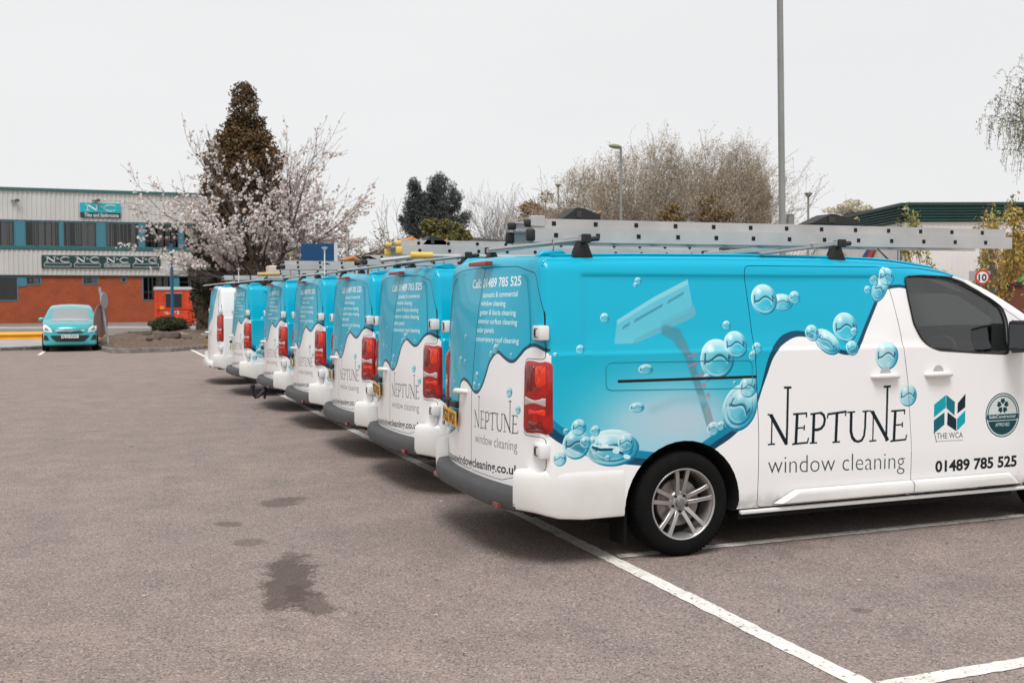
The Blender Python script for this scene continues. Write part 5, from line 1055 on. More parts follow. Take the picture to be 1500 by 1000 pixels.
for (za, zb) in ((zc0, zs0-.02), (zw1, z_trim)):
    k = MB(); n = int((XR-XL)/.33)
    prof = []
    for i in range(n):
        x = XL+i*.33; prof += [(x, YB-.02), (x+.13, YB-.02), (x+.17, YB+.03), (x+.29, YB+.03)]
    for x, y in prof: k.v += [(x, y, za), (x, y, zb)]
    for i in range(len(prof)-1): k.f.append([2*i, 2*i+2, 2*i+3, 2*i+1]); k.m.append(0)
    part(k, 'ribbed_cladding', CLAD)
k = MB(); k.box(XL-.1, XR+.1, YB-.14, YB+.4, z_trim, z_top); part(k, 'roof_trim', GREENT)
k = MB(); k.box(XL, XR, YB-.08, YB+.38, zw0-.02, zw0+.0-.0+.02-.2); part(k, 'sill_trim', GREENT)
k = MB(); k.box(XL, XR, YB-.05, YB+.38, zs0-.02, zw0-.19); part(k, 'lower_sill_trim', GREENT)
k = MB(); k.box(XL, XR, YB-.06, YB+.05, zc0-.10, zc0-.004); part(k, 'painted_shadow_line', mat('painted_shadow_dark', (.03, .03, .03), .7))  # dark strip put in for the shadow line below the cladding
k = MB(); k.box(XL, XR, YB+.2, YB+18, z_top-.25, z_top-.1); part(k, 'roof', mat('roof_grey', (.2, .2, .2), .8))
k = MB(); k.box(XL, XR, YB+.3, YB+.38, zw0, zw1); part(k, 'upper_back', DARK)
rg = np.random.RandomState(2)
def window(a, b_, c, d, blinds, fr=.07):
    w = bpy.data.objects.new('window', None); COL.objects.link(w); w.parent = bl; w.location = ((a+b_)/2+6, 0, c); w.matrix_parent_inverse = Matrix.Identity(4)
    def sub(k, n, m): o = k.build(n, m, w); o.matrix_parent_inverse = Matrix.Translation(-Vector(((a+b_)/2, YB, c))); return o
    k = MB(); y0, y1 = YB+.02, YB+.14
    k.box(a, a+fr, y0, y1, c, d); k.box(b_-fr, b_, y0, y1, c, d); k.box(a+fr, b_-fr, y0, y1, c, c+fr); k.box(a+fr, b_-fr, y0, y1, d-fr, d); sub(k, 'frame', TEAL)
    k = MB(); k.box(a+fr, b_-fr, YB+.09, YB+.10, c+fr, d-fr); sub(k, 'pane', glass('window_pane_%d' % len(bpy.data.materials), (.80, .82, .83), .0))
    if blinds:
        k = MB(); x = a+fr+.04
        while x < b_-fr-.1:
            if rg.random() < blinds: wd = rg.choice([.05, .06, .09, .14]); k.box(x, x+wd, YB+.2, YB+.22, c+fr+rg.uniform(0, .1), d-fr)
            x += .15
        if rg.random() < .7: x = a+(b_-a)*rg.uniform(.3, .6); k.box(x, x+.38, YB+.225, YB+.24, c+fr, d-fr); k.box(x+.5, x+.85, YB+.225, YB+.24, c+fr, d-fr) if x+.85 < b_-.1 else None
        k.v and sub(k, 'blind_slats', BLIND).__setitem__('kind', 'stuff')
    return w
for (a, b_, c, d), bd in zip(low, (.0, .25, .2, 0, .25, .2, .1, .1)): window(a, b_, c, d, bd)
for (u0, u1) in ((-150, -90), (-78, -22), (-8, 22), (36, 87.5), (92, 142), (154, 204), (211, 262), (268, 312), (322, 372)):
    a, _ = Wl(u0, 340); b_, _ = Wl(u1, 340); window(a, b_, zw0+.01, zw1-.05, .62 if u0 != 154 else .5)
for (u0, u1) in ((-170, -150), (-90, -78), (-22, -8), (22, 36), (87.5, 92), (142, 154), (204, 211), (262, 268), (312, 322)):
    a, _ = Wl(u0, 340); b_, _ = Wl(u1, 340); k = MB(); k.box(a+.01, b_-.01, YB+.01, YB+.12, zw0+.01, zw1-.05); part(k, 'teal_panel', TEAL)
a = wr(26, 405, 38, 419.5); k = MB(); k.box(a[0]+.01, a[1]-.01, YB+.0, YB+.049, a[2], a[3]); part(k, 'teal_panel', TEAL)
a = wr(250, 405, 262, 440); k = MB(); k.box(a[0]+.01, a[1]-.01, YB+.0, YB+.049, a[2], a[3]); part(k, 'teal_panel', TEAL)
def nc_letters(root, x0, x1, z0, z1, y, m):
    """the N&C mark: serif N, small ampersand, round C"""
    w, h = x1-x0, z1-z0; k = MB()
    def P(a, b_): return np.array([x0+a*w, z0+b_*h])
    def st(pts, t):
        for q in seg_strip([P(*p) for p in pts], t): k.prism([tuple(p) for p in q], 1, y, y-.02)
    T_ = h*.10
    st([(.07, 0), (.07, .98)], T_); st([(.07, .95), (.36, .05)], h*.22); st([(.36, .0), (.36, 1)], T_); st([(0, .02), (.14, .02)], T_*.8); st([(0, .97), (.12, .97)], T_*.8); st([(.30, .98), (.42, .98)], T_*.8)
    st([(.50, .55), (.44, .68), (.47, .85), (.52, .72), (.45, .55), (.55, .66)], T_*.6)
    t = np.linspace(.65, 5.6, 16); C_ = [(.80+.19*math.cos(q), .5+.5*math.sin(q)) for q in t]
    for i in range(len(C_)-1): st([C_[i], C_[i+1]], h*(.10+.14*max(0, math.sin((i)/(len(C_)-2)*math.pi))))
    return tag(k.build('sign_lettering', m, root), kind='stuff') if False else k.build('sign_lettering', m, root)
def txt(root, s, x0, x1, z0, z1, y, m, bold=0.01):
    v, t, _ = text_tris(s, bold); k = MB(); k.add([(x0+a*(x1-x0), y, z0+b_*(z1-z0)) for a, b_ in v], [tuple(q) for q in t]); return k.build('sign_text', m, root)
a = Wl(117.5, 318.5); b_ = Wl(176.5, 298.5); zm = Wl(150, 311.5)[1]
sg = empty('shop_sign', (a[0], YB-.05, a[1]), 0, 'turquoise and dark sign reading N&C Tiles and Bathrooms high on the cladding', 'sign'); SI = Matrix.Translation(-sg.location)
o = MB().box(a[0], b_[0], YB-.12, YB-.03, zm, b_[1]).build('turquoise_board', SGT, sg); o.matrix_parent_inverse = SI
o = MB().box(a[0], b_[0], YB-.12, YB-.03, a[1], zm).build('dark_board', SGN, sg); o.matrix_parent_inverse = SI
w_ = b_[0]-a[0]; nc_letters(sg, a[0]+.13*w_, b_[0]-.09*w_, zm+.12, b_[1]-.13, YB-.122, SGW).matrix_parent_inverse = SI
txt(sg, 'Tiles and Bathrooms', a[0]+.1*w_, b_[0]-.05*w_, a[1]+.07, zm-.06, YB-.124, SGW).matrix_parent_inverse = SI
a = Wl(61, 392.5); b_ = Wl(235, 375.5)
sg = empty('shop_sign', (a[0], YB-.05, a[1]), 0, 'long dark green signboard with four N&C marks across the lower cladding', 'sign'); SI = Matrix.Translation(-sg.location)
o = MB().box(a[0], b_[0], YB-.12, YB-.03, a[1], b_[1]).build('board', SGN, sg); o.matrix_parent_inverse = SI
h_ = b_[1]-a[1]
for i, (u0, u1, s) in enumerate([(65, 104, None), (109, 147, None), (153, 190, 'Tiles and Bathrooms'), (195, 232, 'Electrical & Interior Design')]):
    x0, x1 = Wl(u0, 385)[0], Wl(u1, 385)[0]; nc_letters(sg, x0+.08, x1-.02, a[1]+h_*.46, b_[1]-.12, YB-.122, SGW).matrix_parent_inverse = SI
    f = MB(); z0, z1 = a[1]+.12, a[1]+h_*.38
    for q in (z0, z1): f.box(x0, x1, YB-.125, YB-.12, q-.012, q+.012)
    for q in (x0, x1): f.box(q-.012, q+.012, YB-.125, YB-.12, z0-.01, z1+.01)
    f.build('caption_frame', SGW, sg).matrix_parent_inverse = SI
    if s and i == 2: txt(sg, s, x0+.05, x1-.05, z0+.05, z1-.05, YB-.126, SGW).matrix_parent_inverse = SI
for u, lb in ((26, 'small floodlight on the cladding left of the turquoise sign'), (144, 'small floodlight just above the turquoise sign')):
    x, z = Wl(u, 294); k = MB(); k.box(x-.14, x+.14, YB-.45, YB-.25, z-.1, z+.1); k.box(x-.45, x-.05, YB-.3, YB-.02, z-.03, z+.02); tag(k.build('floodlight', mat('lamp_grey', (.08, .08, .08), .6), bevel=.02), lb, 'lamp', 'floodlights on the cladding')

# ---------------------------------------------------------------- red container, blue pole, guard rail, leaning post
def skip():
    y = 66.5; x0, z0 = Wl(228, 478, y); x1, _ = Wl(285, 478, y); z1 = Wl(250, 420.5, y)[1]; e = empty('waste_container', ((x0+x1)/2, y, 0), 0, 'tall orange-red metal container with a grey lid and a dark square panel', 'container')
    RD = mat('orange_red_paint', (.74, .070, .012), .5, dirt=(.40, .035, .012), scale=2.2, detail=7); W = x1-x0; h = z1-.12
    def P(k, n, m, **kw): o = k.build(n, m, e, **kw); return o
    a, b_ = -W/2, W/2
    k = MB(); k.prism([(0, .12), (-.05, h*.45), (-.0, h*.96), (1.6, h*.96), (1.6, .12)], 0, a, b_); P(k, 'body', RD)
    k = MB(); k.prism([(-.05, h*.965), (-.05, h*1.0), (.7, h*1.06), (1.65, h*1.0), (1.65, h*.965)], 0, a-.04, b_+.04); P(k, 'lid', mat('grey_lid', (.33, .33, .33), .6))
    sx = lambda u: Wl(u, 450, y)[0]-(x0+x1)/2; sz = lambda v: Wl(250, v, y)[1]
    k = MB(); k.box(sx(243), sx(266), -.075, -.03, sz(450), sz(430)); P(k, 'dark_panel', mat('dark_panel', (.012, .02, .025), .5))
    f = MB(); f.box(sx(242), sx(267), -.09, -.03, sz(430)+.01, sz(430)+.05); P(f, 'panel_frame', mat('frame_pale', (.5, .4, .3), .6))
    for v, nme in ((452.5, 'rib'), (470, 'rib')): k = MB(); k.box(a+.05, b_, -.11, -.01, sz(v)-.04, sz(v)+.05); P(k, nme, RD)
    k = MB(); k.box(sx(233), sx(276), -.14, -.02, sz(468), sz(455)); P(k, 'pocket_bar', RD, bevel=.04)
    k = MB(); k.box(sx(234), sx(240), -.155, -.14, sz(453), sz(448)); P(k, 'label_patch', mat('orange_label', (.8, .25, .03), .5))
    k = MB()
    for i in range(7): u = rnd.uniform(238, 262); v = 459+rnd.uniform(-3, 3); k.box(sx(u), sx(u)+rnd.uniform(.08, .25), -.145, -.142, sz(v), sz(v)+rnd.uniform(.05, .14))
    P(k, 'paint_smears', mat('smear_pale', (.62, .42, .38), .7))['kind'] = 'stuff'
    for s in (a+.2, b_-.2):
        for yy in (.25, 1.35): w = MB(); w.lathe([(0, -.04), (.09, -.04), (.09, .04), (0, .04)], 14, 0, (s, yy, .09)); P(w, 'caster', RUBBER)
    for s in (a+.06, b_-.06): k = MB(); k.box(s-.05, s+.05, -.09, 0, .2, h*.94); P(k, 'corner_post', RD)
skip()
p = gp(253, 480); k = MB(); H_ = Wl(253, 357, p.y)[1]; k.tube([(0, 0, 0), (0, 0, H_)], .10, 10); k.build('pole_shaft', mat('blue_pole', (.012, .10, .20), .5))
bp_ = empty('blue_pole', p, 0, 'slim dark blue post standing in front of the red container', 'pole'); o = bpy.data.objects['pole_shaft']; o.parent = bp_; k = MB(); zz = Wl(253, 371, p.y)[1]; k.tube([(0, 0, zz), (0, 0, zz+.12)], .115, 10); k.build('white_band', SGW, bp_)
YELP = mat('yellow_rail_paint', (.78, .36, .01), .5, var=.12, scale=3)
def guard():
    y = 42.; x1, zt = Wl(155, 484.5, y); zb = Wl(155, 497.5, y)[1]; x0 = Wl(-260, 490, y)[0]; e = empty('guard_rail', (x1, y, 0), 0, 'yellow corrugated crash barrier behind the teal car', 'barrier'); h = zt-zb
    prof = [(0, 0), (-.05, .08), (-.08, .2), (-.08, .32), (0, .44), (0, .56), (-.08, .68), (-.08, .8), (-.05, .92), (0, 1)]; k = MB(); xs = np.linspace(x0-x1, 0, 14)
    for x in xs:
        for (yy, q) in prof: k.v += [(x, yy, zb+q*h), (x, yy+.012, zb+q*h)]
    n = len(prof)*2
    for i in range(len(xs)-1):
        for j in range(len(prof)-1): a = i*n+2*j; k.f += [[a, a+2, a+2+n, a+n], [a+1, a+1+n, a+3+n, a+3]]; k.m += [0, 0]
    k.build('rail_beam', YELP, e)
    k = MB(); k.prism([(-.02, zb-.01), (-.13, zb), (-.15, zb+h*.5), (-.13, zt), (-.02, zt+.01)], 0, -.25, .02); k.build('rail_end', YELP, e)
    for x in np.arange(-.45, x0-x1, -2.2): k = MB(); k.box(x-.06, x+.06, .01, .12, 0, zt-.03); k.build('rail_post', mat('post_yellow', (.55, .27, .02), .6), e)
guard()
p = gp(160, 512.5); D = float((np.array(p)-CAM)@_f); t_ = at(146, 421, D)-p
k = MB(); k.tube([(0, 0, 0), tuple(t_)], .05, 10); po = k.build('post_shaft', mat('grey_post', (.30, .30, .29), .6, metal=.3, var=.3, scale=4), smooth=50)
ps = empty('leaning_signpost', p, 0, 'grey signpost leaning left with two small edge-on round signs beside the teal car', 'signpost'); po.parent = ps
for v, hgt, off, m in ((440, 24, 2.5, mat('sign_back', (.33, .33, .33), .5)), (470, 48, -7, mat('sign_back_brown', (.26, .15, .13), .5))):
    c = at(150+off+(v-440)*.15, v, D)-p; k = MB(); rr = hgt/2*D/FPX; k.lathe([(0, -.012), (rr, -.012), (rr, .012), (0, .012)], 24, 1); o = k.build('round_sign', m, ps); o.location = c+Vector((0, -.07, 0)); o.rotation_euler.z = R(66)
# ---------------------------------------------------------------- lamp columns
COLM = mat('lamp_column_grey', (.24, .245, .23), .6, metal=.2, var=.15, scale=1.5)
def column(name, u, vb, D, vtop, r, label, lean=0., kind='head', m=COLM, r2=None):
    b = at(u, vb, D); b.z = 0; e = empty(name, b, 0, label, 'street lamp' if kind != 'column' else 'lamp column'); H_ = at(u, vtop, D).z; k = MB(); k.tube([(0, 0, 0), (0, 0, 1.2), (lean*1.3, 0, 1.25), (lean*H_, 0, H_)], [r*1.35, r*1.35, r, r2 or r*.75], 12); k.build('column', m, e, smooth=50); return e, b, H_
e, b_, H_ = column('lamp_column', 1148.5, 470, 26., -110, .086, 'thick grey lamp column rising out of the top of the picture', -.020, 'column', r2=.070)
k = MB(); c = at(1155.5, 321, 26.)-b_; k.box(c.x-.075, c.x+.085, -.06, .06, c.z-.12, c.z+.09); k.box(c.x-.075, c.x+.1, -.07, .07, c.z+.09, c.z+.115); k.build('junction_box', COLM, e, bevel=.006)
k = MB(); k.tube([(H_*-.02, 0, H_-.05), (H_*-.02-.6, 0, H_+.12)], .04, 8); k.build('arm', COLM, e); k = MB(); k.box(H_*-.02-1.3, H_*-.02-.5, -.15, .15, H_+.08, H_+.22); k.build('lamp_head', COLM, e, bevel=.05)
def head(e, H_, s, px=1., g=mat('lamp_green', (.20, .235, .12), .5)):
    k = MB(); k.tube([(0, 0, H_-.05), (-.08*s, 0, H_+.04)], .045, 8); k.build('bracket', COLM, e); bm = MB(); L = .68*px
    vs = [(.03, .05), (-.12, .11), (-.4, .12), (-.62, .08), (-.70, .03)]
    bm.tube([(x*s*px, 0, H_+.06+.02*i) for i, (x, r_) in enumerate(vs)], [r_*px for x, r_ in vs], 10); bm.build('lamp_head', g, e, smooth=60)
e, _, H_ = column('street_lamp', 909.5, 440, 55., 219, .085, 'street lamp with a greenish oval head in front of the birch row'); head(e, H_, 1)
for u, D, vt, lb in ((818, 90., 275, 'short far street lamp with a flat head at the left end of the birches'), (1183, 70., 289, 'slim street lamp with a small flared head right of the tall column')):
    e, _, H_ = column('street_lamp', u, 440, D, vt, .09, lb); k = MB(); k.lathe([(0, H_), (.10, H_), (.28, H_+.22), (.22, H_+.28), (0, H_+.28)], 12, 2); k.build('lamp_head', COLM, e)
e, _, H_ = column('street_lamp', 511, 440, 100., 340, .09, 'faint distant street lamp right of the blossom'); head(e, H_, 1, 1.)
# ---------------------------------------------------------------- blue lorry body, grey shed roof, green-roofed warehouse, orange block
def boxed(name, u0, u1, vt, D, zb, depth, m, label, cat):
    a, b_ = at(u0, vt, D), at(u1, vt, D); e = empty(name, ((a.x+b_.x)/2, (a.y+b_.y)/2, 0), 0, label, cat); return e, a, b_
D = 43.; a, b_ = at(441, 356.5, D), at(490, 355.5, D); c = b_+Vector((1.0, 5.8, 0)); e = empty('box_lorry', (a.x, a.y, 0), 0, 'tall dark blue box body of a lorry parked behind the van roofs', 'lorry')
ux = (b_-a); ux.z = 0; W_ = (b_-a).length; ux.normalize(); a2 = b_-ux*W_; dv = Vector((ray(491.5, 440)[0], ray(491.5, 440)[1], 0)).normalized(); zt = a.z; BLU = mat('lorry_blue', (.0, .052, .15), .8, var=.1, scale=1.)
def quadbox(p, u_, v_, W, L, z0, z1): return [(p+u_*i*W+v_*j*L).to_tuple()[:2]+(z,) for z in (z0, z1) for i, j in ((0, 0), (1, 0), (1, 1), (0, 1))]
BF = [(0, 3, 2, 1), (4, 5, 6, 7), (0, 1, 5, 4), (1, 2, 6, 5), (2, 3, 7, 6), (3, 0, 4, 7)]
o = MB().add(quadbox(a2, ux, dv, W_, 7., 1.1, zt), BF).build('box_body', BLU, e, bevel=.02); I_ = Matrix.Translation(-e.location); o.matrix_parent_inverse = I_
o = MB().add(quadbox(a2+ux*(W_-.02)-dv*.03, ux, dv, .14, 7.05, 1.05, zt+.03), BF).build('corner_trim', mat('pale_trim', (.5, .56, .6), .5), e); o.matrix_parent_inverse = I_
o = MB().add(quadbox(a2+ux*.2+dv*.1, ux, dv, W_-.4, 8.6, .7, 1.09), BF).build('chassis', DARK, e); o.matrix_parent_inverse = I_
o = MB().add(quadbox(a2+ux*.05+dv*7.2, ux, dv, W_-.1, 1.8, .9, 2.9), BF).build('lorry_cab', BLU, e, bevel=.1); o.matrix_parent_inverse = I_
for j in (1.2, 2.4, 7.6):
    for i in (.18, W_-.18): pc = a2+ux*i+dv*j; k = MB(); k.lathe([(0, -.14), (.5, -.14), (.52, 0), (.5, .14), (0, .14)], 20, 0, (pc.x, pc.y, .52)); o = k.build('wheel', RUBBER, e); o.matrix_parent_inverse = I_
SHR = mat('brown_shed_roof', (.13, .115, .105), .8, var=.15, scale=.5)
P3 = [at(470, 388, 82.), at(576, 360.5, 88.), at(640, 343, 92.), at(745, 352, 96.)]; k = MB(); z_e = 3.0; dp = Vector((4, 26, 0))
f0 = [Vector((p.x, p.y, 0)) for p in P3]
for p in P3: k.v.append(tuple(p))
for p in P3: k.v.append((p.x, p.y, 0))
for p in P3: q = p+dp; k.v.append((q.x, q.y, p.z*.96))
for p in P3: q = p+dp; k.v.append((q.x, q.y, 0))
for i in range(3): k.f += [[i, i+1, 5+i, 4+i], [i, i+1, 9+i, 8+i], [8+i, 9+i, 13+i, 12+i]]; k.m += [0]*3
k.f += [[0, 4, 12, 8], [3, 7, 15, 11]]; k.m += [0, 0]
e = empty('low_shed', f0[0], 0, 'low brownish grey shed with a sloping roofline left of the pine', 'building'); o = k.build('wall', SHR, e); o.matrix_parent_inverse = Matrix.Translation(-f0[0])
GRF = mat('green_roof_sheet', (.03, .115, .10), .5, var=.12, scale=.3); WCL = mat('white_cladding', (.76, .75, .73), .6, var=.06, scale=.4); ORG = mat('orange_brick', (.50, .15, .045), .9, dirt=(.36, .12, .045), scale=.8, detail=8); DKB = mat('brown_brick', (.17, .055, .03), .9, dirt=(.11, .045, .03), scale=.9, detail=8)
c0 = at(1326, 301, 62.); lft = at(1130, 334, 90.); rgt = at(1640, 305, 62.); zt = c0.z; zf = at(1340, 325.5, 62.).z
e = empty('warehouse', (c0.x, c0.y, 0), 0, 'white warehouse with a deep green ribbed roof edge at the right', 'building'); I_ = Matrix.Translation(-e.location)
def face(p, q, z0, z1, name, m, n, amp, horiz=False):
    d = (q-p); d.z = 0; L = d.length; d.normalize(); nn = Vector((d.y, -d.x, 0)); k = MB()
    if nn.dot(Vector((_f[0], _f[1], 0))) > 0: nn = -nn
    if horiz:
        h = (z1-z0)/n; prof = []
        for i in range(n): prof += [(z0+h*i, 0), (z0+h*(i+.55), 0), (z0+h*(i+.7), amp), (z0+h*(i+.9), amp)]
        prof.append((z1, 0))
        for z, o_ in prof: k.v += [tuple(Vector((p.x, p.y, z))+nn*o_), tuple(Vector((q.x, q.y, z))+nn*o_)]
    else:
        prof = []
        for i in range(n): s = L*i/n; w = L/n; prof += [(s, 0), (s+w*.45, 0), (s+w*.55, amp), (s+w*.9, amp)]
        prof.append((L, 0))
        for s, o_ in prof: q_ = Vector((p.x, p.y, 0))+d*s+nn*o_; k.v += [(q_.x, q_.y, z0), (q_.x, q_.y, z1)]
    for i in range(len(prof)-1): k.f.append([2*i, 2*i+1, 2*i+3, 2*i+2]); k.m.append(0)
    o = k.build(name, m, e); o.matrix_parent_inverse = I_; return nn
lz = lft.copy(); face(c0, lz, zf, zt, 'roof_sheeting', GRF, 6, .22, True); face(c0, rgt, zf, zt, 'roof_sheeting', GRF, 6, .22, True)
nl = face(c0, lz, 0, zf, 'white_wall', WCL, 60, .012); nr = face(c0, rgt, 0, zf, 'white_wall', WCL, 40, .012)
k = MB(); bk = [c0+Vector((.1, .3, 0)), rgt+Vector((0, .3, 0)), rgt+Vector((14, 40, 0)), lz+Vector((10, 6, 0)), lz+Vector((.3, .3, 0))]; k.prism([(p.x, p.y) for p in bk], 2, 0, zt-.25); o = k.build('roof_core', GRF, e); o.matrix_parent_inverse = I_
k = MB(); tp = [c0-nl*0, lz]; 
for p, q, nn in ((c0, lz, nl), (c0, rgt, nr)):
    d = (q-p); d.z = 0; d.normalize(); vs = []
    for z in (zt, zt+.16):
        for s, o_ in ((0, .26), (1, .26), (1, -.2), (0, -.2)): w = (p if s == 0 else q); vs.append((w.x+nn.x*o_, w.y+nn.y*o_, z))
    k = MB(); k.add(vs, BF); o = k.build('roof_edge', mat('dark_green_edge', (.01, .05, .045), .5), e); o.matrix_parent_inverse = I_
# red lettering and the blue and red stripes on the white wall
def onwall(u, v, off=.12):
    d = lz-c0; d.z = 0; nn = nl; q = ray(u, v); den = q[0]*nn.x+q[1]*nn.y; s = ((c0.x+nn.x*off-CAM[0])*nn.x+(c0.y+nn.y*off-CAM[1])*nn.y)/den; return Vector(CAM+q*s)
s_ = empty('wall_sign', onwall(1270, 372), 0, 'blue and red diagonal stripes on the white warehouse wall', 'sign'); I2 = Matrix.Translation(-s_.location)
for P_, m, n_ in (([(1261, 379), (1269, 379), (1274, 366), (1271, 363)], mat('sign_blue', (.01, .03, .22), .5), 'blue_stripe'), ([(1269, 379), (1275, 379), (1283, 362), (1274, 362)], mat('sign_red', (.55, .02, .015), .5), 'red_stripe')):
    vs = [onwall(*p) for p in P_]; k = MB(); k.add([tuple(v) for v in vs]+[tuple(v-nl*.06) for v in vs], BF); k.build(n_, m, s_).matrix_parent_inverse = I2
s_ = empty('wall_sign', onwall(1230, 373), 0, 'small red lettering on the white warehouse wall above the van roof', 'sign'); I2 = Matrix.Translation(-s_.location); k = MB()
for i in range(5):
    u = 1222.+i*3; 
    for P_ in ([(u, 371), (u+.9, 371), (u+.9, 378), (u, 378)], [(u+1.8, 371), (u+2.5, 371), (u+2.5, 378), (u+1.8, 378)], [(u+.9, 371), (u+1.8, 371), (u+1.8, 372.3), (u+.9, 372.3)], [(u+.9, 374), (u+1.8, 374), (u+1.8, 375.2), (u+.9, 375.2)]): k.add([tuple(onwall(*p)) for p in P_], [(0, 1, 2, 3)])
o = k.build('lettering', mat('letter_red', (.5, .03, .03), .5), s_); o.matrix_parent_inverse = I2; o['kind'] = 'stuff'
# orange block and its dark boundary wall
a, b_ = at(1470, 344, 48.), at(1640, 344, 48.); e = empty('orange_building', (a.x, a.y, 0), 0, 'orange brick block at the right edge behind the saplings', 'building'); I_ = Matrix.Translation(-e.location)
k = MB(); k.prism([(a.x, a.y), (b_.x, b_.y), (b_.x+12, b_.y+9), (a.x+12, a.y+9)], 2, 0, a.z); k.build('wall', ORG, e).matrix_parent_inverse = I_
a3, b3 = at(1492, 405, 47.85), at(1540, 405, 47.85); zz0, zz1 = at(1492, 414, 47.85).z, at(1492, 400, 47.85).z
k = MB(); k.add([(a3.x, a3.y, zz0), (b3.x, b3.y, zz0), (b3.x, b3.y, zz1+.1), (a3.x+.3, a3.y, zz1)]+[(a3.x, a3.y+.14, zz0), (b3.x, b3.y+.14, zz0), (b3.x, b3.y+.14, zz1+.1), (a3.x+.3, a3.y+.14, zz1)], BF); k.build('green_canopy', mat('canopy_green', (.03, .2, .06), .6), e).matrix_parent_inverse = I_
a, b_ = at(1395, 414, 40.), at(1640, 414, 40.); e = empty('boundary_wall', (a.x, a.y, 0), 0, 'dark brown brick boundary wall with a black coping behind the van windscreen', 'wall'); I_ = Matrix.Translation(-e.location)
k = MB(); k.prism([(a.x, a.y), (b_.x, b_.y), (b_.x+.1, b_.y+.3), (a.x+.1, a.y+.3)], 2, 0, a.z-.12); k.build('brickwork', DKB, e).matrix_parent_inverse = I_
k = MB(); k.prism([(a.x-.05, a.y-.06), (b_.x, b_.y-.06), (b_.x+.1, b_.y+.36), (a.x+.1, a.y+.36)], 2, a.z-.12, a.z+.02); k.build('coping', mat('coping_dark', (.03, .026, .024), .8), e).matrix_parent_inverse = I_
# pale sheds seen in the gap under the ladders
a, b_ = at(1040, 363, 78.), at(1300, 363, 78.); e = empty('pale_shed', (a.x, a.y, 0), 0, 'low white shed glimpsed between the front van roof and its ladder', 'building'); k = MB(); k.prism([(a.x, a.y), (b_.x, b_.y), (b_.x+2, b_.y+5), (a.x+2, a.y+5)], 2, 0, a.z); k.build('wall', WCL, e).matrix_parent_inverse = Matrix.Translation(-e.location)
# speed limit sign
D = 30.; c = at(1439, 405, D); e = empty('speed_limit_sign', (c.x, c.y, 0), math.atan2(_r[1], _r[0]), 'grey board carrying a red-ringed 10 speed limit roundel', 'sign'); px = D/FPX
k = MB(); k.box(-19*px, 4*px, .0, .02, c.z-6*px, c.z+8*px); k.box(-5*px, 12*px, .0, .02, c.z+3*px, c.z+8*px); k.build('backboard', mat('board_grey', (.33, .33, .34), .6), e)
for r_, y, m, n_ in ((11*px, -.006, mat('sign_red', (.55, .02, .015), .5), 'red_ring'), (8.2*px, -.012, SGW, 'white_disc')): k = MB(); k.lathe([(0, y), (r_, y), (r_, .012), (0, .012)], 32, 1, (0, 0, c.z-1*px)); k.build(n_, m, e)
v, t, _ = text_tris('10', .03); k = MB(); k.add([(-6*px+a*12*px, -.016, c.z-6*px+b_*10*px) for a, b_ in v], [tuple(q) for q in t]); k.build('numerals', INKM, e)
k = MB(); k.tube([(0, .06, 0), (0, .06, c.z+.1)], .038, 8); k.build('post', COLM, e)
D = 33.; p = at(1453, 460, D); p.z = 0; H_ = at(1453, 338, D).z; k = MB(); k.tube([(0, 0, 0), (0, 0, H_)], .085, 10); o = k.build('shaft', mat('dark_post', (.07, .075, .07), .7)); e = empty('dark_post', p, 0, 'dark square-topped post between the saplings and the speed limit sign', 'post'); o.parent = e
k = MB(); k.box(-.09, .09, -.09, .09, H_, H_+.06); k.build('post_cap', mat('dark_post', (.07, .075, .07), .7), e)

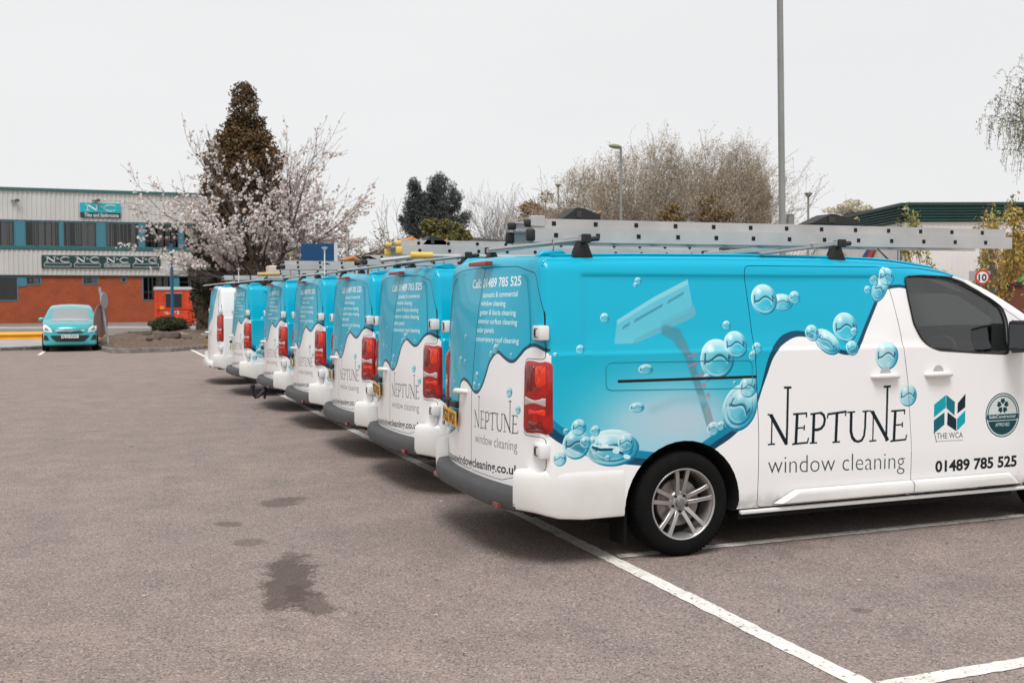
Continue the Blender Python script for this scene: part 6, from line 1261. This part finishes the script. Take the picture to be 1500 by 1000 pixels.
# ---------------------------------------------------------------- teal hatchback
def hatchback():
    TP = mat('teal_car_paint', (.02, .36, .39), .28, metal=.25, coat=1.); hw = .855; Lf = 4.0
    xs = np.concatenate([np.linspace(0, .15, 4), np.arange(.25, 3.85, .1), np.linspace(3.88, 4., 4)]); ys = np.concatenate([np.linspace(-hw, -hw+.1, 4), np.linspace(-hw+.16, hw-.16, 17), np.linspace(hw-.1, hw, 4)]); zs = np.concatenate([np.linspace(.2, .26, 3), np.arange(.33, 1.36, .07), np.linspace(1.38, 1.5, 4)])
    V, F = box_grid(xs, ys, zs); V = rounded(V, (0, -hw, .2), (4, hw, 1.5), np.array([.12, .10, .10])); x, y, z = V.T.copy(); c = (z-.2)/1.3; yn = y/hw
    H = np.interp(x, [0, .25, .9, 2.0, 2.45, 3.15, 3.55, 3.85, 4.0], [1.15, 1.38, 1.50, 1.49, 1.40, 1.02, .93, .84, .74]); Hs = np.convolve(np.pad(H, 0), [1], 'same')
    z2 = .2+c*(Hs-.2)+.05*(1-yn**2)*c**4; fr = sst(3.0, 4.0, x); bk = 1-sst(0, .6, x)
    x2 = x-.32*abs(yn)**2.6*fr*(.4+.6*c)-.05*fr*np.clip(.3-c, 0, 1)+.15*abs(yn)**3*bk
    y2 = y*(1-.24*np.clip((z2-.93)/.55, 0, 1)**1.1)*(1-.05*fr)
    base = to_mesh(np.c_[x2, y2, z2], F); B = base.copy()
    for xx in (.72, 3.22):
        for s in (-1, 1): t = np.linspace(0, 6.283, 29)[:-1]; B = boolean(B, prism_mesh([(xx+.33*math.cos(a), .30+.33*math.sin(a)) for a in t], 1, s*.6, s*1.2))
    car = empty('hatchback_car', at(103, 515, 34.8), 0, 'small teal hatchback parked nose-on beside the yellow barrier', 'car'); car.location.z = 0
    sk = Skin(base)
    def patch(P, ax, c0, c1, off, test, name, m, par=car):
        g = boolean(base.copy(), prism_mesh(P, ax, c0, c1), 'INTERSECT'); bm = bmesh.new(); bm.from_mesh(g); bmesh.ops.delete(bm, geom=[f for f in bm.faces if not test(f) or sk.at(f.calc_center_median(), f.normal)[0] > .002], context='FACES')
        for v in bm.verts: v.co += sk.at(v.co, v.normal)[1]*off
        bm.to_mesh(g); bm.free(); g.name = name; g.materials.clear()
        for p_ in g.polygons: p_.use_smooth = True; p_.material_index = 0
        return link(name, g, m, par)
    WG = mat('screen_glass_pale', (.20, .225, .235), .05, spec=1., coat=1.)
    front = lambda f: f.normal.x > .05
    patch(rpoly([(-.60, .99), (.60, .99), (.52, 1.40), (-.52, 1.40)], .07), 0, 1.8, 3.6, .006, lambda f: f.normal.x > .1, 'windscreen', WG)
    patch(rpoly([(-.42, .33), (.42, .33), (.55, .44), (.60, .53), (-.60, .53), (-.55, .44)], .05), 0, 3., 4.3, .006, front, 'lower_grille', BLACK)
    patch(rpoly([(-.42, .66), (.42, .66), (.46, .71), (-.46, .71)], .02), 0, 3., 4.3, .012, front, 'chrome_bar', mat('chrome', (.75, .75, .77), .12, metal=1.))
    patch(rpoly([(-.36, .605), (.36, .605), (.44, .658), (-.44, .658)], .02), 0, 3., 4.3, .006, front, 'upper_grille', BLACK)
    for s in (-1, 1):
        h = patch(rpoly([(s*.52, .62), (s*.80, .66), (s*.82, .86), (s*.74, .88), (s*.56, .74)], .04), 0, 2.9, 4.3, .008, front, 'headlight', mat('head_lens', (.66, .68, .70), .08, coat=1.)); patch(rpoly([(s*.62, .68), (s*.76, .69), (s*.76, .79), (s*.66, .76)], .05), 0, 2.9, 4.3, .012, front, 'lamp_reflector', mat('lamp_inner', (.25, .26, .27), .2, metal=.5), h)
        patch(rpoly([(s*.62, .36), (s*.80, .38), (s*.78, .54), (s*.70, .54)], .03), 0, 2.9, 4.3, .006, front, 'fog_lamp_recess', BLACK)
        m = MB(); m.box(2.42, 2.58, s*.80, s*1.0, .97, 1.10); m.build('door_mirror', TP, car, bevel=.045, smooth=60, seg=3)
        patch(rpoly([(1.2, .98), (2.62, .98), (2.3, 1.34), (1.3, 1.36)], .08), 1, s*.5, s*1.2, .004, lambda f: f.normal.y*s > .3, 'window', WG)
        for xx in (.72, 3.22):
            w = MB(); w.lathe([(.19, -.07), (.20, -.09), (.28, -.10), (.305, -.07), (.305, .07), (.28, .10), (.19, .08)], 32, 1); w.lathe([(0, -.05), (.19, -.06)], 32, 1, m=1); w.lathe([(0, .05), (.19, .06)], 32, 1, m=1)
            o = w.build('wheel', [RUBBER, RIM], car, smooth=40); o.location = (xx, s*.76, .305)
    link('body', B, TP, car)
    for p_ in B.polygons: p_.use_smooth = True
    B.set_sharp_from_angle(angle=R(40))
    k = MB(); k.box(3.2, 3.86, -.74, .74, .17, .33); k.box(.2, 3.2, -.7, .7, .15, .25); k.build('under_tray', BLACK, car, bevel=.02)
    k = MB(); k.box(0, .012, -.26, .26, -.056, .056); pl_ = k.build('number_plate', PLATEW, car); pl_.location = (4.035, .0, .50); lm = letters_mesh('RJ12 FWV', .46, .078, .012); lo = link('plate_letters', lm, INKM, pl_); lo.rotation_euler.z = math.pi/2; lo.location = (.014, -.23, -.039)
    k = MB(); k.lathe([(.045, .0), (.055, 0), (.055, .02), (.045, .02)], 20, 0, close=True); k.add([(.01, -.03, .01), (.01, .03, .035), (.01, .01, .0), (.01, .035, -.02), (.01, -.02, -.03)], [(0, 1, 2, 3, 4)]); o = k.build('badge', mat('chrome', (.75, .75, .77), .12, metal=1.), car); o.location = (4.03, 0, .685)
    car.rotation_euler.z = R(-90)
    car.location += Vector((0, 4.0, 0)); return car
hatchback()

# ---------------------------------------------------------------- the row of vans
van = make_van()
LAB = ['nearest cyan and white window-cleaning van, its whole right side in view', 'second van of the row, behind the nearest one, with a round-holed ladder above it', 'third van of the row, partly orange plate showing beside its lamp',
       'fourth van of the row counting away from the camera', 'fifth van of the row, with a black towing hook under its bumper', 'sixth van of the row, its plain cyan side standing proud of the fifth', 'farthest van, mostly white with tall narrow red lamps']
POS = [(0, 0), (.096, 2.512), (.104, 4.69), (.112, 7.30), (.066, 9.75), (-.083, 12.6), (-.24, 15.35)]
vans = []
for i, (x, y) in enumerate(POS):
    o = van if i == 0 else copy_tree(van); o.location = (x, y+HW, 0); o.rotation_euler.z = R((0, .5, -.3, .4, -.5, .3, .2)[i]); tag(o, LAB[i], 'van', 'window-cleaning vans parked in a row'); vans.append(o)
# the last van wears its own print and lamps
def last_canvas():
    cv = Canvas(-1., 1., .15, 1.98, 120, WH); cv.poly([(1.02, 1.98), (1.02, .80), (.8, .9), (.5, .85), (.1, 1.1), (-.35, 1.3), (-.6, 1.98)], CY); cv.poly([(-.75, 1.98), (-1, 1.98), (-1, 1.7)], CY)
    cv.text('Neptune', (.55, .95), (-.35, .95), (.55, 1.1), (150, 160, 165)); return cv
R7 = wrap_mat('last_rear_wrap', last_canvas()); s7 = Canvas(-1.3, 4.3, .15, 1.98, 60, WH); s7.poly([(-.6, 2), (4.3, 2), (4.3, 1.2), (1.2, .7), (0, 1.0), (-.5, 1.6)], CY); S7 = wrap_mat('last_side_wrap', s7)
def remat(o, pairs):
    for s in o.material_slots:
        pass
def walk(o):
    yield o
    for c in o.children: yield from walk(c)
for o in list(walk(vans[6])):
    b0 = o.name.split('.')[0]
    if o.type == 'MESH' and any(m in (SIDE, REAR) for m in o.data.materials if m):
        o.data = o.data.copy()
        for i, m in enumerate(o.data.materials):
            if m == REAR: o.data.materials[i] = R7
            if m in (SIDE, SIDEL): o.data.materials[i] = S7
    elif b0 in ('rear_bumper',): o.data = o.data.copy(); o.data.materials[0] = WHITE
    elif b0 == 'tail_light': o.scale = (1, 1, 1.0); o.location.z = .0; o.scale.z = 1.18; o.location.z = -.12
# towing hook on the fifth
k = MB(); k.box(-1.22, -.95, -.10, .10, .26, .34); k.tube([(-1.2, 0, .30), (-1.30, 0, .27), (-1.36, 0, .21), (-1.40, 0, .20), (-1.44, 0, .26), (-1.44, 0, .34)], .025, 8); k.lathe([(0, .33), (.03, .335), (.04, .365), (.03, .395), (0, .40)], 12, 2, (-1.44, 0, 0))
k.tube([(-1.25, .12+.06*math.cos(t), .24+.07*math.sin(t)) for t in np.linspace(0, 6.28, 13)], .016, 6); k.box(-1.27, -1.22, .0, .30, .27, .33); k.build('tow_bar', BLACK, vans[4], smooth=40).location = (.12, -.22, -.02)
# aerial-like stalks on three roofs
for i, (u, v0, v1, m) in {2: (476, 362, 386, SGW), 3: (425, 371, 390, mat('cream_plastic', (.55, .48, .22), .5)), 4: (350, 393, 408, SGW)}.items():
    y = POS[i][1]+.75; a = on(u, v1+6, 1, y); b_ = on(u, v0, 1, y); k = MB(); X, Y_ = a[0]-POS[i][0], y-POS[i][1]-HW
    k.tube([(X, Y_, 1.9), (X, Y_, b_[2])], .007, 6); k.lathe([(.012, b_[2]-.03), (.038, b_[2]), (0, b_[2]+.004)], 12, 2, (X, Y_, 0)); k.build('roof_stalk', m, vans[i])

# ---------------------------------------------------------------- ladders on the roofs
def ladder(name, x0, L, y0, W, z, label, rung='square', foot=BLACK, pitch=.2955, first=.17, two=True, tilt=.0, stileh=.088):
    e = empty(name, (x0, y0, z), 0, label, 'ladder', 'extension ladders carried on the van roofs')
    def section(dx, dz, yy0, yy1, h, LL, nm):
        for yy, s in ((yy0, -1), (yy1, 1)):
            k = MB(); t = .028; pr = [(t/2*s, 0), (-t/2*s, 0), (-t/2*s, .012), (t/2*s-.008*s, .014), (t/2*s-.008*s, h-.014), (-t/2*s, h-.012), (-t/2*s, h), (t/2*s, h)]
            k.v = [(dx, yy+a, dz+b_) for a, b_ in pr]+[(dx+LL, yy+a, dz+b_+tilt) for a, b_ in pr]; n = len(pr); k.f = [list(range(n)), list(range(2*n-1, n-1, -1))]+[[i, (i+1) % n, n+(i+1) % n, n+i] for i in range(n)]; k.m = [0]*len(k.f); k.build('stile', ALU, e)
            if foot:
                f = MB(); f.box(dx-.045, dx+.012, yy-.02, yy+.02, dz+.006, dz+h-.006); f.build('foot', foot, e, bevel=.012, smooth=50)
        if 'rm' not in cache.get((yy1-yy0, rung), {}):
            k = MB(); w = (yy1-yy0); n = 4 if rung == 'square' else 12; r_ = .0245 if n == 4 else .019
            a0 = math.pi/4 if n == 4 else 0
            ring = [(r_*math.cos(a0+2*math.pi*j/n), r_*math.sin(a0+2*math.pi*j/n)) for j in range(n)]
            k.prism([(a, b_) for a, b_ in ring], 1, .0, w); k.prism([(a*.8, b_*.8) for a, b_ in ring], 1, -.0165, .0, m=1); k.prism([(a*.8, b_*.8) for a, b_ in ring], 1, w, w+.0165, m=1)
            me = k.mesh('rung'); me.materials.append(ALU); me.materials.append(DARK); cache[(yy1-yy0, rung)] = {'rm': me}
        me = cache[(yy1-yy0, rung)]['rm']; x = dx+first
        while x < dx+LL-.06:
            o = bpy.data.objects.new('rung', me); COL.objects.link(o); o.parent = e; o.location = (x, yy0, dz+h*.5+tilt*(x-dx)/LL); x += pitch
    cache = ladder.c
    section(0, 0, 0, W, stileh, L, 'lower')
    if two: section(.0, stileh+.002, .034, W-.034, stileh*.68, L-.03, 'upper')
    return e
ladder.c = {}
l1 = ladder('extension_ladder', -.862, 3.962, .405, .36, 1.993, 'long aluminium two-section ladder with square rung holes on the nearest van', first=.153, tilt=.012, stileh=.088)
for (x, y, nm) in ((-.80, .44, 0), (-.80, .74, 0)): pass
k = MB(); k.box(-.01, .085, .002, .05, .100, .168); k.build('end_block', ALU, l1, bevel=.004)
l2 = ladder('extension_ladder', -1.03, 3.16, 2.91, .38, 2.012, 'white-stiled ladder with round rung holes and yellow end caps on the second van', 'round', mat('yellow_cap', (.70, .48, .10), .5), pitch=.265, first=.16, stileh=.075)
l3 = ladder('extension_ladder', -.80, 3.6, 5.10, .36, 2.018-.02, 'aluminium ladder with black feet on the third van', stileh=.062, pitch=.28)
l4 = ladder('extension_ladder', -1.23, 3.8, 7.65, .36, 2.02, 'aluminium ladder sticking out rearwards over the fourth van', stileh=.065, pitch=.28)
l5 = ladder('extension_ladder', -1.05, 3.4, 10.15, .36, 2.018-.01, 'low ladder lying on the fifth van behind a cream bundle', stileh=.045, pitch=.28)
l6 = ladder('extension_ladder', -1.39, 3.8, 12.95, .40, 2.02-.03, 'thin-looking ladder reaching farthest left across the sixth and last vans', stileh=.045, pitch=.28)
# second narrow ladder lower on the second and third roof
l7 = ladder('single_ladder', -.25, 3.0, 5.6, .34, 1.99+.03, 'single ladder lying low beside the first on the third van', two=False, stileh=.07, pitch=.28, rung='round')
def clamp(x, y, z, w, label, orange=False):
    e = empty('ladder_clamp', (x, y, z), 0, label, 'clamp', 'strap clamps over the ladders'); k = MB(); h = .074
    k.add([(-w*.52, -.05, 0), (w*.5, -.05, 0), (w*.5, -.05, .035), (0, -.05, h), (-.04, -.05, h), (-w*.52, .12, 0), (w*.5, .12, 0), (w*.5, .12, .035), (0, .12, h), (-.04, .12, h)], [(0, 1, 2, 3, 4), (9, 8, 7, 6, 5), (1, 6, 7, 2), (2, 7, 8, 3), (3, 8, 9, 4), (4, 9, 5, 0), (0, 5, 6, 1)]); k.build('rubber_cover', mat('black_rubber_sheet', (.015, .015, .015), .6, bump=.4, bscale=20), e, bevel=.004)
    k = MB(); k.box(-w*.15, -w*.02, -.056, -.051, .012, .055); k.build('clamp_buckle', mat('buckle_dark', (.06, .06, .06), .5, metal=.5), e)
    k = MB(); k.tube([(w*.5, .02, .04), (w*.5+.02, .0, .055), (w*.62, .02, .035)], .010, 6); k.tube([(0, .035, -.15), (0, .035, .02)], .012, 6)
    k.build('clamp_screw', mat('orange_strap', (.55, .20, .03), .6) if orange else mat('ochre_strap', (.38, .25, .08), .6), e)
    if orange: k = MB(); k.tube([(-w*.55, 0, .02), (-w*.9, -.03, .05), (-w*1.3, .02, .025)], .022, 6); k.build('orange_strap', mat('orange_strap', (.55, .20, .03), .6), e)
    return e
clamp(-.50, .50, 2.148, .27, 'black tent-shaped rubber clamp cover on the rear part of the nearest ladder'); clamp(1.50, .50, 2.160, .42, 'wide black clamp cover on the nearest ladder beside the tall lamp column')
for (u, v, y, w, lb) in ((634, 352, 2.98, .22, 'black clamp with orange webbing on the second van ladder'), (540, 378, 5.17, .2, 'dark clamp with tan webbing on the third van ladder'), (478, 387, 7.72, .2, 'clamp with orange and blue webbing on the fourth van ladder')):
    q = on(u, v+4, 1, y); clamp(q[0], y, q[2]-.02, w, lb, True)
# cream bundle on the fifth roof
q = on(400, 405, 1, 9.9); e = empty('roller_bundle', (q[0], 9.9, q[2]+.02), 0, 'cream block and yellow tube lying behind the fourth ladder end', 'bundle'); k = MB(); k.box(-.06, .10, 0, .3, 0, .14); k.build('cream_block', mat('cream_foam', (.62, .52, .44), .9), e, bevel=.02); k = MB(); k.tube([(-.22, .02, .01), (.1, .02, .02)], .03, 8); k.build('yellow_tube', mat('tan_tube', (.5, .36, .14), .6), e)
# grey pipe with yellow end on the second roof
q = on(600, 374, 1, 2.75); e = empty('pole_tube', (q[0], 2.75, q[2]), 0, 'grey telescopic tube with a yellow end on the second van roof', 'tube'); k = MB(); k.tube([(-.25, 0, -.045), (.1, 0, -.005), (1.9, 0, .0)], .02, 10); k.build('tube_shaft', STEEL, e, smooth=50); k = MB(); k.tube([(.0, -.02, .0), (.19, -.02, .0)], .030, 10); k.build('yellow_sleeve', mat('yellow_cap', (.70, .48, .10), .5), e, smooth=50)
